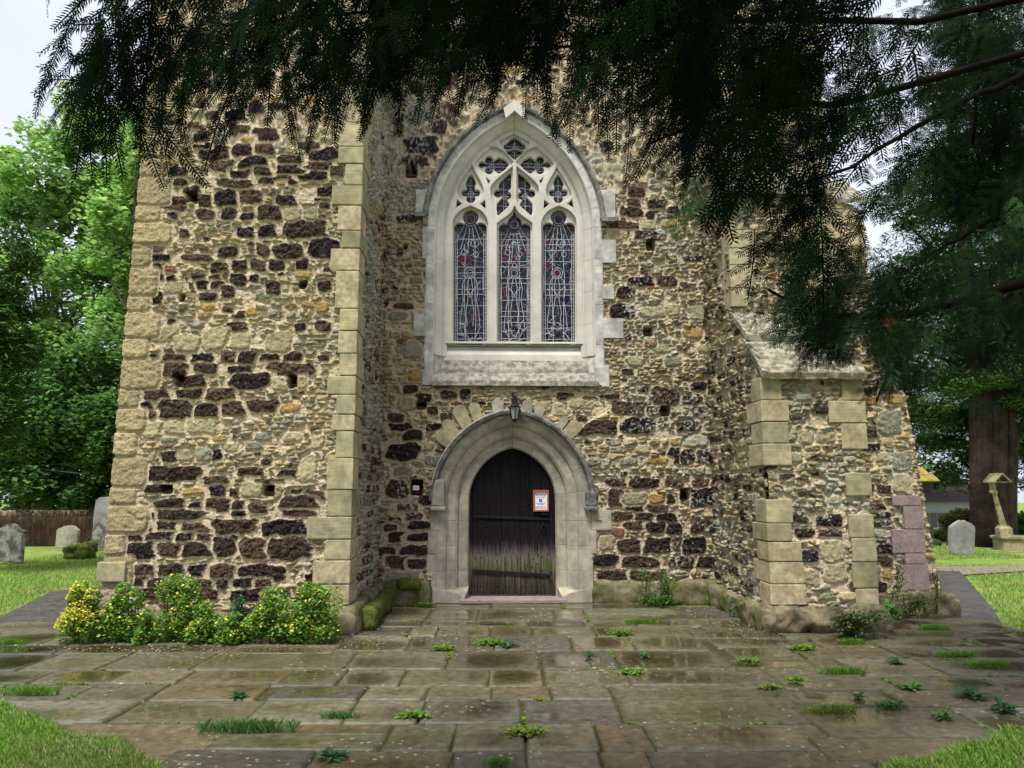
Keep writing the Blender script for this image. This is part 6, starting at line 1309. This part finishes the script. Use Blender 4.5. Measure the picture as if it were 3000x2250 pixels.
def put(x, y, D, d, s, roll=.5):
    """tip of the frond near pixel x,y at depth D; d = growth direction in world space"""
    d = np.array(d, float); d /= np.linalg.norm(d); tip = np.array(P(x, y, D)); p = tip-d*.46*s
    pos.append(p); dr.append(d); nr.append(np.array((ry.randn()*roll, -1+ry.randn()*roll*.5, .6+ry.randn()*roll))); sc_.append(s)
# main hanging curtain, many depths; deep solid mass above, fringe below
for (x, y, D) in sample(520, lambda x, y: y < bnd(x)-85 and ry.rand() < np.interp(x, DX, DV) and x < 2500 and (x < 2000 or y < 480 or ry.rand() < .3) and ry.rand() < .55+.45*(y > bnd(x)-260), 1.8, 2.9):
    left = np.interp(x, [0, 900, 2400], [-.9, -.25, -.35]); put(x, y, D, (left+ry.randn()*.3, ry.randn()*.3, -1+ry.rand()*.35), ry.uniform(.8, 1.15))
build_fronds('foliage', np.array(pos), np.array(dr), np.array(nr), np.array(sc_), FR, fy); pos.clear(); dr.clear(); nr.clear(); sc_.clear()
# fringe tips exactly along the lower boundary
for x in list(range(70, 2080, 19)):
    x2 = x+ry.uniform(-14, 14); put(x2, bnd(x2)+15-abs(ry.randn())*55, ry.uniform(2.0, 2.9), (np.interp(x, [0, 900, 2400], [-.6, -.1, -.25])+ry.randn()*.25, ry.randn()*.2, -1), ry.uniform(.75, 1.0), .3)
# (slender)
# left hand sprays against the sky
for (x, y, dx) in ((80,120,-1.2),(70,250,-.9),(62,330,-.6),(140,420,-.5),(185,520,-.15),(235,540,-.2),(300,540,.05),(330,520,.1),(270,380,-.6),(200,300,-.9),(150,220,-1),(240,200,-.9),(320,300,-.5),(380,330,.1),(455,545,.3),(590,540,.6),(420,440,.2),(250,90,-1),(330,150,-.7),(120,60,-1),(200,420,-.4),(120,330,-.8)):
    put(x, y, ry.uniform(1.9, 2.4), (dx, ry.randn()*.15, -.8), .95, .3)
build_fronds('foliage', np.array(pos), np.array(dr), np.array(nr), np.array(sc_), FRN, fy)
pos.clear(); dr.clear(); nr.clear(); sc_.clear()
# right hand boughs, a little farther, more horizontal; denser behind
def tr(x, y):
    if x < 1950: return False
    b = np.interp(x, BX, BY)
    if y > b+20: return False
    d = 1.0
    if x > 2440: d = .2 if y < 960 else .4
    if x > 2760: d = .6
    if 2440 < x < 2560 and 540 < y < 760: d = .15
    if y > 560: d = min(d, .28)
    if y > 900: d = min(d, .22)
    return ry.rand() < d
def cluster(cs, k_, sx, sy, s0, s1, dx=-.8):
    for (x, y, D) in cs:
        a = ry.randn()*.35
        for _ in range(k_): put(x+ry.randn()*sx, y+ry.randn()*sy, D+ry.randn()*.15, (dx+a+ry.randn()*.3, ry.randn()*.4, -.7+ry.randn()*.3), ry.uniform(s0, s1), .6)
cluster(sample(70, tr, 3.2, 5.0, -300), 5, 80, 38, .55, .95)
# far upper right: layered boughs out to the frame edge
cluster(sample(85, lambda x, y: 2740 < x < 3250 and y < 760, 3.8, 6.0, -300), 5, 90, 36, .8, 1.3, -.5)
cluster(sample(22, lambda x, y: 2860 < x < 3250 and 700 < y < 1150, 4.2, 6.0), 4, 90, 36, .8, 1.2, -.5)
for i in range(52):
    t = ry.rand(); x = 3100-900*t+ry.randn()*25; y = 840+110*t+ry.randn()*40+(ry.rand()**2)*150; put(x, y, ry.uniform(3.6, 4.2), (-.7+ry.randn()*.4, ry.randn()*.4, -.8), ry.uniform(.45, .8), .6)
for i in range(32):
    t = ry.rand(); x = 2210+240*t+ry.randn()*30; y = 800+ 200*t+ry.randn()*70; put(x, y, ry.uniform(3.5, 4.1), (-.8+ry.randn()*.4, ry.randn()*.4, -.5), ry.uniform(.45, .75), .6)
cluster([(2330+ry.rand()*300, 930+ry.rand()*190, 3.9) for _ in range(11)], 3, 45, 25, .4, .65)
for i in range(30):
    x = 2600+ry.randn()*50; y = 1000+ry.rand()*190; put(x, y, ry.uniform(3.6, 4.2), (-.5+ry.randn()*.4, ry.randn()*.4, -.8), ry.uniform(.4, .7), .6)
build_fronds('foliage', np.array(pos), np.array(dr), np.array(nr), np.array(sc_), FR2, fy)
# unseen canopy above and behind the viewer, added to keep light off the hanging sprays
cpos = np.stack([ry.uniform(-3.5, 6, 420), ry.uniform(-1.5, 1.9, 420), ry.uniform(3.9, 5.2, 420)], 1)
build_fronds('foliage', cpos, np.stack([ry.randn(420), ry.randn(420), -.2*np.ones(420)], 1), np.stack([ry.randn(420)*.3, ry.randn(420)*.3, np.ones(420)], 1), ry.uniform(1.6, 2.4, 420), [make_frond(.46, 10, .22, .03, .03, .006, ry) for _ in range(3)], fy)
# trunk and limbs
b = MB(); b.tube([(4.6,1.6,-.1),(4.55,1.6,1.2),(4.7,1.7,2.6),(4.5,1.8,4.4),(4.4,1.7,6.5)], [.42,.36,.32,.24,.12], 16); b.build('trunk', M['bark'], fy, smooth=True)
lm = MB()
def limb(pts, r0, r1): 
    pts = [Vector(p) for p in pts]; fine = []
    for i in range(len(pts)-1):
        for t in np.linspace(0, 1, 5)[:-1 if i < len(pts)-2 else None]: fine.append(pts[i].lerp(pts[i+1], t)+Vector((ry.randn(), ry.randn(), ry.randn()))*.006)
    lm.tube(fine, list(np.linspace(r0, r1, len(fine))), 8)
limb([(4.6,1.7,2.2), (4.1,2.6,2.3), P(3100,800,3.9), P(2768,895,3.95), P(2633,924,3.95), P(2450,925,3.9), P(2250,850,3.85)], .045, .008)
limb([(4.6,1.7,3.0), P(3060,185,3.6), P(2859,280,3.6), P(2678,375,3.7), P(2497,488,3.8), P(2300,560,3.8)], .026, .006)
limb([(4.6,1.8,3.2), P(3040,580,4.4), P(2900,650,4.4), P(2746,732,4.5), P(2650,800,4.5)], .022, .005)
limb([P(3000,-60,4.0), P(2882,-20,4.0), P(2862,210,4.0), P(2850,420,4.1)], .018, .010)
limb([P(2640,930,3.95), P(2625,1000,3.95), P(2600,1090,3.95), P(2575,1180,3.9)], .014, .005)
for x1, y1, D1, x2, y2 in ((2500,-160,2.8,60,-40),(2600,-60,2.6,900,60),(2700,60,3.0,1500,150),(2500,300,3.0,1900,420),(2300,-200,2.2,300,-120)):
    limb([(4.6,1.7,3.6), P(x1,y1,D1), P((x1+x2)/2,(y1+y2)/2-40,D1*.95), P(x2,y2,D1*.9)], .022, .005)
lm.build('limb', M['limb'], fy, smooth=True)
